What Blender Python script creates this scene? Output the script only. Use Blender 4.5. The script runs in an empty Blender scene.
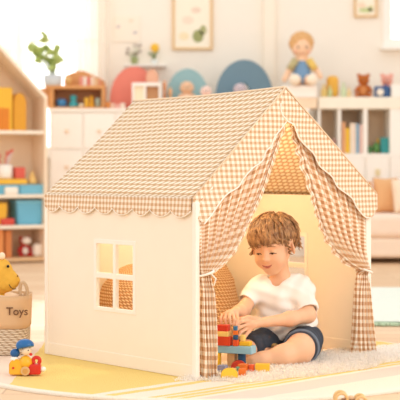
import bpy, bmesh, math, random
import numpy as np
import openvdb
from mathutils import Vector, Matrix, Euler

random.seed(7)
R = math.radians
S = bpy.context.scene
COL = S.collection

# ------------------------------------------------------------------ camera, world, light
CAMZ, FPX, HOR = 0.81, 1346.0, 165.0        # camera height, focal length in pixels, horizon row
cd = bpy.data.cameras.new('camera'); cam = bpy.data.objects.new('camera', cd); COL.objects.link(cam)
cam.location = (0, 0, CAMZ); cam.rotation_euler = (R(90), 0, 0)
cd.sensor_width = 36; cd.lens = FPX / 400 * 36; cd.shift_y = -(200 - HOR) / 400
cd.dof.use_dof = True; cd.dof.focus_distance = 5.2; cd.dof.aperture_fstop = 4.0
cd.clip_end = 200
S.camera = cam

wd = bpy.data.worlds.new('world'); S.world = wd; wd.use_nodes = True
wb = wd.node_tree.nodes['Background']
# hazy bright sky: whiter and stronger towards the window side (+Y)
_t = wd.node_tree; _tc = _t.nodes.new('ShaderNodeTexCoord'); _sx = _t.nodes.new('ShaderNodeSeparateXYZ'); _mr = _t.nodes.new('ShaderNodeMapRange')
_t.links.new(_tc.outputs['Generated'], _sx.inputs[0]); _t.links.new(_sx.outputs[1], _mr.inputs[0])
_mr.inputs[1].default_value = 0.55; _mr.inputs[2].default_value = 0.98; _mr.inputs[3].default_value = 0.88; _mr.inputs[4].default_value = 2.5
_t.links.new(_mr.outputs[0], wb.inputs[1])
wb.inputs[0].default_value = (1.0, 0.975, 0.94, 1)

def light(kind, name, loc, target, energy, color, **kw):
    l = bpy.data.lights.new(name, kind); o = bpy.data.objects.new(name, l); COL.objects.link(o)
    o.location = loc; l.energy = energy; l.color = color
    if target is not None:
        o.rotation_euler = (Vector(target) - Vector(loc)).to_track_quat('-Z', 'Y').to_euler()
    for k, v in kw.items(): setattr(l, k, v)
    return o
light('AREA', 'window_daylight', (3.0, 2.6, 2.5), (0.25, 5.5, 0.3), 55, (1.0, 0.95, 0.88), size=1.3)
light('AREA', 'window_daylight', (-3.2, 3.5, 2.6), (-0.3, 5.6, 0.5), 18, (1.0, 0.97, 0.93), size=2.0)
light('SPOT', 'sunbeam', (-1.9, 18.0, 4.6), (-1.15, 7.6, 0.0), 1500, (1.0, 0.9, 0.75), spot_size=R(9), spot_blend=0.5, shadow_soft_size=0.12)

light('AREA', 'back_room_fill', (-0.6, 9.2, 3.1), (-0.4, 12.0, 0.6), 16, (1.0, 0.97, 0.93), size=2.5)  # added fill light, no source there; brightens the back of the room

S.view_settings.view_transform = 'Standard'; S.view_settings.look = 'None'
S.view_settings.gamma = 1.0; S.view_settings.use_curve_mapping = False
S.view_settings.exposure = 0.20
S.cycles.use_denoising = True

# ------------------------------------------------------------------ helpers
def at(u, v, d):
    """point seen at picture position (u, v) at distance d in front of the camera"""
    return Vector(((u - 200) / FPX * d, d, CAMZ - (v - HOR) / FPX * d))
def zz(v, d): return CAMZ - (v - HOR) / FPX * d
def xx(u, d): return (u - 200) / FPX * d

def lin(c):
    return tuple(((x / 255) / 12.92 if x / 255 <= .04045 else ((x / 255 + .055) / 1.055) ** 2.4) for x in c)

class NT:
    def __init__(s, m):
        s.t = m.node_tree; s.N = s.t.nodes; s.L = s.t.links; s.b = s.N['Principled BSDF']
    def new(s, t, **kw):
        n = s.N.new(t)
        for k, v in kw.items(): setattr(n, k, v)
        return n
    def math(s, op, a, b=None, c=None):
        n = s.N.new('ShaderNodeMath'); n.operation = op
        for i, x in enumerate((a, b, c)):
            if x is None: continue
            if isinstance(x, (int, float)): n.inputs[i].default_value = x
            else: s.L.new(x, n.inputs[i])
        return n.outputs[0]
    def mix(s, f, a, b):
        n = s.N.new('ShaderNodeMix'); n.data_type = 'RGBA'
        for i, x in ((0, f), (6, a), (7, b)):
            if isinstance(x, (int, float)): n.inputs[i].default_value = x
            elif isinstance(x, tuple): n.inputs[i].default_value = (*x, 1)
            else: s.L.new(x, n.inputs[i])
        return n.outputs[2]
    def bump(s, h, strength, dist=.002):
        n = s.N.new('ShaderNodeBump'); n.inputs['Strength'].default_value = strength
        n.inputs['Distance'].default_value = dist
        s.L.new(h, n.inputs['Height']); s.L.new(n.outputs[0], s.b.inputs['Normal'])
    def noise(s, scale, vec=None, detail=3):
        n = s.N.new('ShaderNodeTexNoise'); n.inputs['Scale'].default_value = scale
        n.inputs['Detail'].default_value = detail
        if vec is None:
            vec = s.N.new('ShaderNodeTexCoord').outputs['Object']
        s.L.new(vec, n.inputs['Vector'])
        return n.outputs[0]
    def uv(s):
        n = s.N.new('ShaderNodeTexCoord'); x = s.N.new('ShaderNodeSeparateXYZ')
        s.L.new(n.outputs['UV'], x.inputs[0]); return x.outputs[0], x.outputs[1]
    def obj(s):
        n = s.N.new('ShaderNodeTexCoord'); x = s.N.new('ShaderNodeSeparateXYZ')
        s.L.new(n.outputs['Object'], x.inputs[0]); return x.outputs[0], x.outputs[1], x.outputs[2]

_mats = {}
def base_mat(name, rough=.6):
    m = bpy.data.materials.new(name); m.use_nodes = True
    n = NT(m); n.b.inputs['Roughness'].default_value = rough
    return m, n

def M(c, rough=.6, bump=0, bscale=90, var=.06, vscale=12, spec=.35, sss=0, trans=0, alpha=1):
    """plain procedural surface: colour with a little noise in it and an optional grain"""
    key = (c, rough, bump, bscale, var, sss, trans)
    if key in _mats: return _mats[key]
    m, n = base_mat('surface_%d' % len(_mats), rough)
    L = lin(c)
    f = n.noise(vscale)
    col = n.mix(f, tuple(x * (1 - var) for x in L), tuple(min(1, x * (1 + var)) for x in L))
    n.L.new(col, n.b.inputs['Base Color'])
    n.b.inputs['Specular IOR Level'].default_value = spec
    if bump: n.bump(n.noise(bscale, detail=2), bump)
    if sss:
        n.b.inputs['Subsurface Weight'].default_value = sss
        n.b.inputs['Subsurface Radius'].default_value = (.012, .005, .003)
        n.b.inputs['Subsurface Scale'].default_value = 1
    if trans:
        n.b.inputs['Transmission Weight'].default_value = trans
    _mats[key] = m
    return m

def gingham(name, light_c, mid_c, dark_c, period=.02):
    m, n = base_mat(name, .85)
    u, v = n.uv()
    def stripe(x):
        f = n.math('FRACT', n.math('DIVIDE', x, period))
        d = n.math('ABSOLUTE', n.math('SUBTRACT', f, .5))
        r = n.new('ShaderNodeMapRange'); n.L.new(d, r.inputs[0])
        r.inputs[1].default_value = .22; r.inputs[2].default_value = .28
        return r.outputs[0]
    a, b = stripe(u), stripe(v)
    one = n.math('MAXIMUM', a, b); two = n.math('MULTIPLY', a, b)
    c = n.mix(two, n.mix(one, lin(light_c), lin(mid_c)), lin(dark_c))
    n.L.new(c, n.b.inputs['Base Color'])
    n.b.inputs['Specular IOR Level'].default_value = .1
    n.bump(n.noise(120), .25, .003)
    return m

def woven(name, light_c, dark_c, rowh=.0165, dashw=.024, fill=.55):
    """rows of slanted stitches"""
    m, n = base_mat(name, .85)
    u, v = n.uv()
    y = n.math('DIVIDE', v, rowh); row = n.math('FLOOR', y); fy = n.math('FRACT', y)
    x = n.math('ADD', n.math('ADD', n.math('DIVIDE', u, dashw), n.math('MULTIPLY', row, .42)), n.math('MULTIPLY', fy, .95))
    fx = n.math('FRACT', x)
    def tent(f):   # 0 at borders, 1 in the middle
        return n.math('SUBTRACT', 1.0, n.math('MULTIPLY', n.math('ABSOLUTE', n.math('SUBTRACT', f, .5)), 2.0))
    h = n.math('MULTIPLY', n.math('POWER', tent(fx), .5), n.math('POWER', tent(fy), .5))
    r = n.new('ShaderNodeMapRange'); n.L.new(h, r.inputs[0])
    r.inputs[1].default_value = fill - .28; r.inputs[2].default_value = fill + .12
    c = n.mix(r.outputs[0], lin(dark_c), lin(light_c))
    n.L.new(c, n.b.inputs['Base Color'])
    n.b.inputs['Specular IOR Level'].default_value = .12
    n.bump(h, .7, .004)
    return m

def wood(name, a, b, scale=1.0, rough=.45, axis='X'):
    m, n = base_mat(name, rough)
    mp = n.new('ShaderNodeMapping'); tc = n.new('ShaderNodeTexCoord')
    n.L.new(tc.outputs['Object'], mp.inputs[0])
    sc = {'X': (2, 30, 30), 'Y': (30, 2, 30), 'Z': (30, 30, 2)}[axis]
    mp.inputs['Scale'].default_value = tuple(x * scale for x in sc)
    f = n.noise(1.0, mp.outputs[0], 5)
    n.L.new(n.mix(f, lin(a), lin(b)), n.b.inputs['Base Color'])
    return m

# ---- object plumbing
def link(name, me, mat=None, parent=None, smooth=False):
    o = bpy.data.objects.new(name, me); COL.objects.link(o)
    if mat is not None and len(me.materials) == 0: me.materials.append(mat)
    if parent is not None: o.parent = parent
    if smooth:
        for p in me.polygons: p.use_smooth = True
    return o
def tag(o, label=None, cat=None, group=None, kind=None):
    if label: o['label'] = label
    if cat: o['category'] = cat
    if group: o['group'] = group
    if kind: o['kind'] = kind
    return o
def thing(name, label, cat, loc=(0, 0, 0), rz=0, group=None):
    o = bpy.data.objects.new(name, None); COL.objects.link(o); o.empty_display_size = .1
    o.location = loc; o.rotation_euler = (0, 0, rz)
    return tag(o, label, cat, group)

class MB:
    """collects shapes; build() links them as ONE mesh object"""
    def __init__(s): s.bm = bmesh.new(); s.uvl = s.bm.loops.layers.uv.new('UVMap')
    def box(s, x0, x1, y0, y1, z0, z1, bev=0, mtx=None, seg=2):
        b = bmesh.new()
        bmesh.ops.create_cube(b, size=1)
        for v in b.verts:
            v.co = Vector(((x0 + x1) / 2 + v.co.x * (x1 - x0), (y0 + y1) / 2 + v.co.y * (y1 - y0), (z0 + z1) / 2 + v.co.z * (z1 - z0)))
        if bev: bmesh.ops.bevel(b, geom=b.edges[:], offset=bev, segments=seg, affect='EDGES', profile=.5)
        return s._add(b, mtx)
    def _add(s, b, mtx=None):
        if mtx is not None: bmesh.ops.transform(b, matrix=mtx, verts=b.verts)
        vm = {}
        for v in b.verts: vm[v] = s.bm.verts.new(v.co)
        for f in b.faces:
            try: nf = s.bm.faces.new([vm[v] for v in f.verts]); nf.smooth = f.smooth
            except ValueError: pass
        b.free(); return s
    def ball(s, c, r, seg=20, mtx=None):
        b = bmesh.new(); bmesh.ops.create_uvsphere(b, u_segments=seg, v_segments=max(8, seg // 2), radius=1)
        r = (r, r, r) if isinstance(r, (int, float)) else r
        for v in b.verts: v.co = Vector((v.co.x * r[0] + c[0], v.co.y * r[1] + c[1], v.co.z * r[2] + c[2]))
        for f in b.faces: f.smooth = True
        return s._add(b, mtx)
    def lathe(s, prof, c=(0, 0, 0), seg=28, mtx=None, close=True, uvs=None):
        """prof: list of (radius, z)"""
        rings = []
        M_ = mtx or Matrix.Identity(4); c = Vector(c)
        for (r, z) in prof:
            rings.append([s.bm.verts.new(M_ @ (c + Vector((r * math.cos(2 * math.pi * k / seg), r * math.sin(2 * math.pi * k / seg), z)))) for k in range(seg)])
        for j in range(len(rings) - 1):
            for k in range(seg):
                q = [rings[j][k], rings[j][(k + 1) % seg], rings[j + 1][(k + 1) % seg], rings[j + 1][k]]
                f = s.bm.faces.new(q); f.smooth = True
                if uvs:
                    for l, (a, b_) in zip(f.loops, ((k, j), (k + 1, j), (k + 1, j + 1), (k, j + 1))):
                        l[s.uvl].uv = (a / seg * uvs[0], b_ / (len(rings) - 1) * uvs[1])
        if close:
            s.bm.faces.new(rings[0][::-1]); s.bm.faces.new(rings[-1])
        return s
    def tube(s, pts, rad, seg=8, closed=False, flat=1.0):
        pts = [Vector(p) for p in pts]; n = len(pts)
        rads = [rad] * n if isinstance(rad, (int, float)) else rad
        rings = []; up = None
        for i in range(n):
            if closed: t = pts[(i + 1) % n] - pts[i - 1]
            else: t = pts[min(i + 1, n - 1)] - pts[max(i - 1, 0)]
            t = t.normalized() if t.length > 1e-9 else Vector((0, 0, 1))
            if up is None:
                up = Vector((0, 0, 1)) if abs(t.z) < .9 else Vector((1, 0, 0))
            a = t.cross(up)
            a = a.normalized() if a.length > 1e-6 else Vector((1, 0, 0))
            up = a.cross(t).normalized()
            rings.append([s.bm.verts.new(pts[i] + rads[i] * (math.cos(2 * math.pi * k / seg) * a + flat * math.sin(2 * math.pi * k / seg) * up)) for k in range(seg)])
        for i in range(n if closed else n - 1):
            A, B = rings[i], rings[(i + 1) % n]
            for k in range(seg):
                f = s.bm.faces.new([A[k], A[(k + 1) % seg], B[(k + 1) % seg], B[k]]); f.smooth = True
        if not closed:
            s.bm.faces.new(rings[0][::-1]); s.bm.faces.new(rings[-1])
        return s
    def grid(s, f, ni, nj, smooth=True):
        """f(i/ni, j/nj) -> (pos, uv)"""
        V = [[None] * (nj + 1) for _ in range(ni + 1)]; U = {}
        for i in range(ni + 1):
            for j in range(nj + 1):
                p, uv = f(i / ni, j / nj); V[i][j] = s.bm.verts.new(p); U[i, j] = uv
        for i in range(ni):
            for j in range(nj):
                fc = s.bm.faces.new([V[i][j], V[i + 1][j], V[i + 1][j + 1], V[i][j + 1]]); fc.smooth = smooth
                for l, k in zip(fc.loops, ((i, j), (i + 1, j), (i + 1, j + 1), (i, j + 1))): l[s.uvl].uv = U[k]
        return s
    def prism(s, poly, y0, y1, mtx=None, bev=0):
        """poly: (x, z) outline, extruded from y0 to y1"""
        b = bmesh.new()
        A = [b.verts.new((x, y0, z)) for x, z in poly]; B = [b.verts.new((x, y1, z)) for x, z in poly]
        b.faces.new(A); b.faces.new(B[::-1])
        for k in range(len(poly)):
            b.faces.new([A[k], B[k], B[(k + 1) % len(poly)], A[(k + 1) % len(poly)]])
        bmesh.ops.recalc_face_normals(b, faces=b.faces)
        if bev: bmesh.ops.bevel(b, geom=b.edges[:], offset=bev, segments=2, affect='EDGES')
        return s._add(b, mtx)
    def arch(s, x0, x1, z0, zs, ztop, y0, y1, inner=None, seg=24, mtx=None, bev=0):
        """upright arch; inner=(half width, height) cuts a doorway"""
        cx, w = (x0 + x1) / 2, (x1 - x0) / 2
        poly = [(x0, z0)] + [(cx - w * math.cos(math.pi * k / seg), zs + (ztop - zs) * math.sin(math.pi * k / seg)) for k in range(seg + 1)] + [(x1, z0)]
        if inner:
            iw, ih = inner
            poly += [(cx + iw * math.cos(math.pi * k / seg) * 1.0, z0 + ih * math.sin(math.pi * k / seg)) for k in range(seg + 1)]
        return s.prism(poly, y0, y1, mtx, bev)
    def build(s, name, mat, parent=None, solid=0, smooth=None, loc=None):
        me = bpy.data.meshes.new(name)
        bmesh.ops.recalc_face_normals(s.bm, faces=s.bm.faces) if not solid else None
        if smooth:
            for f in s.bm.faces: f.smooth = True
        s.bm.to_mesh(me); s.bm.free()
        o = link(name, me, mat, parent)
        if solid:
            md = o.modifiers.new('thickness', 'SOLIDIFY'); md.thickness = solid; md.offset = 0
        if loc is not None: o.location = loc
        return o

# ---- solids from distance fields (smooth unions of tapered limbs)
class SDF:
    def __init__(s, lo, hi, h):
        s.lo = np.array(lo, np.float32); s.h = h
        n = np.ceil((np.array(hi) - s.lo) / h).astype(int) + 1
        g = [s.lo[k] + h * np.arange(n[k], dtype=np.float32) for k in range(3)]
        s.X, s.Y, s.Z = np.meshgrid(*g, indexing='ij', sparse=True)
        s.shape = tuple(n); s.D = np.full(s.shape, 9., np.float32)
    def xf(s, mtx=None):
        if mtx is None: return s.X, s.Y, s.Z
        m = np.array(mtx.inverted(), np.float32)
        return tuple(m[k, 0] * s.X + m[k, 1] * s.Y + m[k, 2] * s.Z + m[k, 3] for k in range(3))
    def add(s, d, k=0):
        if k <= 0: s.D = np.minimum(s.D, d)
        else:
            hh = np.maximum(k - np.abs(s.D - d), 0) / k
            s.D = np.minimum(s.D, d) - hh * hh * k * .25
        return s
    def cut(s, d, k=0):
        d = -d
        if k <= 0: s.D = np.maximum(s.D, d)
        else:
            hh = np.maximum(k - np.abs(s.D - d), 0) / k
            s.D = np.maximum(s.D, d) + hh * hh * k * .25
        return s
    def cone(s, a, b, ra, rb, flat=None):
        """tapered capsule"""
        a = np.array(a, np.float32); ba = np.array(b, np.float32) - a
        L = float(ba @ ba)
        px, py, pz = s.X - a[0], s.Y - a[1], s.Z - a[2]
        t = np.clip((px * ba[0] + py * ba[1] + pz * ba[2]) / L, 0, 1)
        return np.sqrt((px - t * ba[0]) ** 2 + (py - t * ba[1]) ** 2 + (pz - t * ba[2]) ** 2) - (ra + t * (rb - ra))
    def ell(s, c, r, mtx=None):
        X, Y, Z = s.xf(mtx)
        r = (r, r, r) if isinstance(r, (int, float)) else r
        x, y, z = (X - c[0]) / r[0], (Y - c[1]) / r[1], (Z - c[2]) / r[2]
        k0 = np.sqrt(x * x + y * y + z * z); k1 = np.sqrt((x / r[0]) ** 2 + (y / r[1]) ** 2 + (z / r[2]) ** 2) + 1e-6
        return k0 * (k0 - 1) / k1
    def caps(s, pts, rads, mtx=None):
        d = None
        if mtx is not None: pts = [mtx @ Vector(p) for p in pts]
        for i in range(len(pts) - 1):
            e = s.cone(pts[i], pts[i + 1], rads[i], rads[i + 1])
            if d is None: d = e
            else:
                k = .006; hh = np.maximum(k - np.abs(d - e), 0) / k
                d = np.minimum(d, e) - hh * hh * k * .25
        return d
    def plane(s, p, n):
        """negative on the side the normal points away from"""
        n = Vector(n).normalized()
        return (s.X - p[0]) * n.x + (s.Y - p[1]) * n.y + (s.Z - p[2]) * n.z
    def mesh(s, name):
        g = openvdb.FloatGrid(9.0)
        g.copyFromArray(np.ascontiguousarray(np.clip(s.D, -4 * s.h, 4 * s.h) / s.h))
        pts, quads = g.convertToQuads(0.0)
        pts = np.array(pts, np.float32) * s.h + s.lo
        q = np.array(quads)
        a, b, c = pts[q[:, 0]], pts[q[:, 1]], pts[q[:, 2]]
        if np.einsum('ij,ij->i', a - pts.mean(0), np.cross(b - a, c - a)).sum() < 0: q = q[:, ::-1]
        me = bpy.data.meshes.new(name)
        me.from_pydata(pts.tolist(), [], q.tolist()); me.update()
        me.polygons.foreach_set('use_smooth', [True] * len(me.polygons))
        return me
    def build(s, name, mat, parent=None, smooth=0):
        o = link(name, s.mesh(name), mat, parent)
        if smooth:
            md = o.modifiers.new('smooth', 'SMOOTH'); md.iterations = smooth; md.factor = .5
        return o

def boxpx(u0, v0, u1, v1, d, dep, mat, name, label=None, cat=None, group=None, bev=.006, parent=None, kind=None, rz=0):
    """a box whose front face fills the picture rectangle at distance d"""
    x0, x1, z0, z1 = xx(u0, d), xx(u1, d), zz(v1, d), zz(v0, d)
    w, h = x1 - x0, z1 - z0
    o = MB().box(-w / 2, w / 2, 0, dep, 0, h, min(bev, w / 3, h / 3, dep / 3)).build(name, mat, parent)
    o.location = ((x0 + x1) / 2, d, z0); o.rotation_euler = (0, 0, rz)
    return tag(o, label, cat, group, kind)

# ------------------------------------------------------------------ palette
WHITE = M((252, 246, 237), .5, var=.02)
CREAM = M((248, 233, 214), .75, bump=.12, bscale=300, var=.02)
TENTC = M((252, 238, 220), .85, bump=.25, bscale=14, var=.02, spec=.1)
TRIMC = M((253, 243, 230), .7, var=.02)
GING = gingham('gingham_cotton', (250, 236, 218), (232, 202, 172), (206, 164, 124), .0215)
GINGC = gingham('gingham_curtain', (254, 242, 226), (234, 200, 166), (200, 148, 104), .030)
ROOFW = woven('woven_roof', (252, 237, 214), (208, 166, 124), .0265, .034)
POUFW = woven('woven_rattan', (244, 212, 168), (196, 136, 88), .0125, .018)
OAK = wood('pale_oak', (236, 196, 150), (222, 176, 126))
ORANGEW = wood('honey_wood', (226, 164, 100), (212, 146, 84))

# ------------------------------------------------------------------ setting
def struct(o, label=None):
    o['kind'] = 'structure'
    if label: o['label'] = label
    return o
BW = 12.6
m, n = base_mat('floor_boards', .6)
x, y, z = n.obj()
br = n.new('ShaderNodeTexBrick'); cmb = n.new('ShaderNodeCombineXYZ'); tc = n.new('ShaderNodeTexCoord')
n.L.new(tc.outputs['Object'], br.inputs['Vector'])
br.inputs['Color1'].default_value = (*lin((240, 208, 172)), 1); br.inputs['Color2'].default_value = (*lin((230, 192, 152)), 1)
br.inputs['Mortar'].default_value = (*lin((206, 166, 130)), 1)
br.inputs['Scale'].default_value = 1; br.inputs['Mortar Size'].default_value = .004
br.inputs['Brick Width'].default_value = 1.4; br.inputs['Row Height'].default_value = .14
mp = n.new('ShaderNodeMapping'); n.L.new(tc.outputs['Object'], mp.inputs[0]); mp.inputs['Scale'].default_value = (2, 40, 1)
gr = n.noise(1, mp.outputs[0], 5)
n.L.new(n.mix(n.math('MULTIPLY', gr, .35), br.outputs[0], lin((214, 176, 140))), n.b.inputs['Base Color'])
FLOORM = m
struct(MB().box(-5, 5, -2, BW + .1, -.1, 0).build('floor', FLOORM))
WALLM = M((250, 241, 228), .9, bump=.1, bscale=40, var=.015, spec=.1)
# back wall with a wide window on the left and a narrow one on the right
w1 = (-3.2, -0.93, 0.95, 3.0)      # window_1 opening x0 x1 z0 z1
w2 = (1.76, 2.7, zz(42, BW), 3.0)
mb = MB()
mb.box(-5, w1[0], BW, BW + .15, 0, 3.3).box(w1[0], w1[1], BW, BW + .15, 0, w1[2]).box(w1[0], w1[1], BW, BW + .15, w1[3], 3.3)
mb.box(w1[1], w2[0], BW, BW + .15, 0, 3.3).box(w2[0], w2[1], BW, BW + .15, 0, w2[2]).box(w2[0], w2[1], BW, BW + .15, w2[3], 3.3)
mb.box(w2[1], 5, BW, BW + .15, 0, 3.3)
struct(mb.build('wall_back', WALLM))
struct(MB().box(xx(263, BW), xx(275, BW), BW - .06, BW, 0, 3.3, .008).build('trim_1', M((253, 240, 222), .8, var=.01)))
struct(MB().box(-5, 5, BW - .015, BW, 0, .1, .004).build('baseboard_back', WHITE))
def window(name, w, nx, nz):
    t = bpy.data.objects.new(name, None); COL.objects.link(t); t['kind'] = 'structure'
    t.location = (w[0], BW, w[2]); W, H = w[1] - w[0], w[3] - w[2]
    f = MB()
    f.box(-.05, 0.03, -.02, .1, -.05, H + .05, .004).box(W - .03, W + .05, -.02, .1, -.05, H + .05, .004)
    f.box(.03, W - .03, -.02, .1, -.05, .03, .004).box(.03, W - .03, -.02, .1, H - .03, H + .05, .004)
    for k in range(1, nx): f.box(W * k / nx - .015, W * k / nx + .015, .03, .07, 0, H)
    for k in range(1, nz): f.box(0, W, .03, .07, H * k / nz - .015, H * k / nz + .015)
    f.build('window_frame', WHITE, t)
    MB().box(-.08, W + .08, -.12, .0, -.08, -.05, .006).build('window_sill', WHITE, t)
    return t
window('window_1', w1, 3, 4)
window('window_2', w2, 1, 2)

# sheer curtains at the left window
m, n = base_mat('sheer_voile', .9)
n.L.new(n.mix(n.noise(20), lin((255, 250, 242)), lin((252, 244, 232))), n.b.inputs['Base Color'])
tr = n.new('ShaderNodeBsdfTranslucent'); tr.inputs[0].default_value = (1, .97, .93, 1)
tp = n.new('ShaderNodeBsdfTransparent'); mx = n.new('ShaderNodeMixShader'); mx2 = n.new('ShaderNodeMixShader')
mx.inputs[0].default_value = .6; n.L.new(n.b.outputs[0], mx.inputs[1]); n.L.new(tr.outputs[0], mx.inputs[2])
mx2.inputs[0].default_value = .25; n.L.new(mx.outputs[0], mx2.inputs[1]); n.L.new(tp.outputs[0], mx2.inputs[2])
n.L.new(mx2.outputs[0], n.N['Material Output'].inputs[0])
VOILE = m
for (ua, ub, lab) in ((76, 109, 'sheer white curtain at the window edge, behind the wooden toy rack'),
                      (-40, 24, 'sheer white curtain hanging above the house-shaped shelf')):
    xa, xb = xx(ua, BW - .18), xx(ub, BW - .18)
    nf = int((xb - xa) / .055)
    def cf(i, j, xa=xa, xb=xb, nf=nf):
        return Vector((xa + (xb - xa) * i, BW - .17 + .028 * math.sin(2 * math.pi * nf * i + .8 * math.sin(5 * i)), .06 + 2.95 * j)), (i, j)
    c = MB().grid(cf, 140, 10).build('sheer_curtain', VOILE, solid=.002)
    tag(c, lab, 'curtain', 'sheer curtains at the window')
rod = MB(); rod.tube([(-3.4, BW - .17, 3.04), (-.78, BW - .17, 3.04)], .014, 10)
tag(rod.build('curtain_rod', OAK), 'round wooden rod that carries the sheer curtains over the window', 'curtain rod')

# ------------------------------------------------------------------ round rug
m, n = base_mat('rug_wool', .95)
x, y, z = n.obj()       # world-aligned metres about the rug's centre
RC = (0.05, 5.5)
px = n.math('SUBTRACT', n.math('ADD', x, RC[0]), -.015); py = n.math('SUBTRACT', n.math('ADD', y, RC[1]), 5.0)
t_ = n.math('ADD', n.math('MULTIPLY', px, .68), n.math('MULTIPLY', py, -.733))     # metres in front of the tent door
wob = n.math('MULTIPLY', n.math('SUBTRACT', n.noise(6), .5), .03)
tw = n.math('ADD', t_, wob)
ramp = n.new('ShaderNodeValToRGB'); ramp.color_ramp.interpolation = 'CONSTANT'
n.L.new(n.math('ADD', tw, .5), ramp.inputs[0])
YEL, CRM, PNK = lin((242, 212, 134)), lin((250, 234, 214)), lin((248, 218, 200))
els = [(0, YEL), (.485, CRM), (.525, YEL), (.565, CRM), (.665, YEL), (.69, CRM), (.705, YEL), (.735, CRM), (.75, YEL), (.77, CRM), (.80, PNK), (.93, CRM)]  # thin outer yellow bands are sun stripes painted into the rug colour
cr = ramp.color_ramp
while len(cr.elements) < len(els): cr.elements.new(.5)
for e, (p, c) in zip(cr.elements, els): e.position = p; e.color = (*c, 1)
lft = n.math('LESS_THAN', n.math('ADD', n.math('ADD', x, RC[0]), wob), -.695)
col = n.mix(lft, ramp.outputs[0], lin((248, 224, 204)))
rad = n.math('SQRT', n.math('ADD', n.math('POWER', n.math('DIVIDE', x, 1.03), 2), n.math('POWER', n.math('DIVIDE', y, .93), 2)))
col = n.mix(n.math('GREATER_THAN', rad, .972), col, lin((250, 236, 216)))
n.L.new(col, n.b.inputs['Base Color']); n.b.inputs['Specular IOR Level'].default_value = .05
n.bump(n.noise(160), .9, .006)
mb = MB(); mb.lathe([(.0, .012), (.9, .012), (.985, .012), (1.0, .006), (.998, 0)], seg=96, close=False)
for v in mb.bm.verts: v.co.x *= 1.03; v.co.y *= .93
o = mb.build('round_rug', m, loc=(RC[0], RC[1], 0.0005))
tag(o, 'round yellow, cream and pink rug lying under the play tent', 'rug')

# ------------------------------------------------------------------ play tent
TA = math.atan2(.68, .733)
N0 = Vector((-.015, 5.0, .013))
A2, B2 = (.733, .68), (-.68, .733)
def front(u, v, r=0):
    """tent coordinates (across the front, height) of the point seen at (u, v) on the plane r behind the tent front"""
    dx = (u - 200) / FPX
    d = (r - .68 * .015 + .733 * 5.0 - 0) / (.733 - .68 * dx) if False else (r + .0102 * -1 * -1 + 3.665) / (.733 - .68 * dx)
    px, py = dx * d + .015, d - 5.0
    return px * A2[0] + py * A2[1], zz(v, d) - N0.z
def left(u, v, s=0):
    """(depth, height) on the side wall plane"""
    dx = (u - 200) / FPX
    # P = N + s a + r b ; P.x = dx * P.y
    r = (N0.x + s * A2[0] - dx * (N0.y + s * A2[1])) / (dx * B2[1] - B2[0])
    d = N0.y + s * A2[1] + r * B2[1]
    return r, zz(v, d) - N0.z
tent = thing('play_tent', 'cream house-shaped play tent with woven roof and gingham door curtains', 'play tent', N0, TA)
TW, TD, TH, RZ = 1.0, .93, .665, 1.098
RS, EZ = .46, .672                      # where the ridge runs, eave height
# side walls with a window hole each
def wall_with_hole(s, name, label):
    r0, _ = left(136, 280); r1, _ = left(94, 280)
    h0, h1 = .215, .497
    rl, ztop = left(94, 239); rr, zt2 = left(136, 241); _, zb = left(94, 311); _, zb2 = left(136, 314)
    h1 = (ztop + zt2) / 2; h0 = (zb + zb2) / 2
    a0, a1, b0, b1 = r0 + .012, r1 - .012, h0 + .010, h1 - .012
    t = .006
    w = MB()
    w.box(s - t, s + t, 0, a0, 0, TH).box(s - t, s + t, a1, TD, 0, TH).box(s - t, s + t, a0, a1, 0, b0).box(s - t, s + t, a0, a1, b1, TH)
    wo = w.build(name, TENTC, tent)
    f = MB(); q = .009
    f.box(s - q, s + q, r0, a0 + .006, h0, h1, .002).box(s - q, s + q, a1 - .006, r1, h0, h1, .002)
    f.box(s - q, s + q, a0, a1, h0, b0 + .006, .002).box(s - q, s + q, a0, a1, b1 - .006, h1, .002)
    mr = (a0 + a1) / 2; mz = (b0 + b1) / 2
    f.box(s - q, s + q, mr - .009, mr + .009, b0, b1, .002).box(s - q * .9, s + q * .9, a0, a1, mz - .011, mz + .011, .002)
    f.build('window_frame', TRIMC, wo)
    hm = MB(); hm.box(s - .0085, s + .0085, .012, TD, 0, .05, .002).build('hem_band', TENTC, wo)
    return wo
wall_with_hole(0.006, 'side_wall', None)
wall_with_hole(TW - .006, 'side_wall', None)
MB().prism([(0.012, 0), (TW - .012, 0), (TW - .012, EZ - .012), (RS, RZ - .05), (.012, EZ - .012)], TD - .040, TD - .028).build('back_wall', TENTC, tent)
MB().box(.012, TW - .012, .0, TD - .012, -.004, .004).build('floor_mat', M((236, 206, 178), .9, bump=.4, bscale=60), tent)
for s in (.004, TW - .004):
    for r in (.004, TD - .004):
        w0, w1 = (s - .030, s + .004) if s > .5 and r < .5 else (s - .011, s + .011)
        MB().box(w0, w1, r - .011, r + .011, 0, EZ - .014, .004).build('corner_post', TRIMC, tent)
# roof panels: woven quilt with a little sag
EAVE = {-1: .0, 1: 1.018}
def roof_front(side, j): return -.012 + (.030 * j if side < 0 else 0)
def roof_back(j): return .905 + .03 * j
def roof_f(side):
    SL = math.hypot(EAVE[side] - RS, RZ - EZ)
    def f(i, j):
        s = RS + (EAVE[side] - RS) * j; zr = RZ - .022 * i; zc = zr + (EZ - zr) * j
        sag = -.008 * math.sin(math.pi * j) * (1 + .4 * math.sin(9 * i)) - .006 * math.sin(math.pi * i) * (1 - j)
        r0, r1 = roof_front(side, j), roof_back(j)
        r = r0 + (r1 - r0) * i
        return Vector((s, r, zc + sag)), (r, -j * SL)
    return f
for side in (-1, 1):
    MB().grid(roof_f(side), 24, 24).build('roof_panel', ROOFW, tent, solid=.012)
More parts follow.
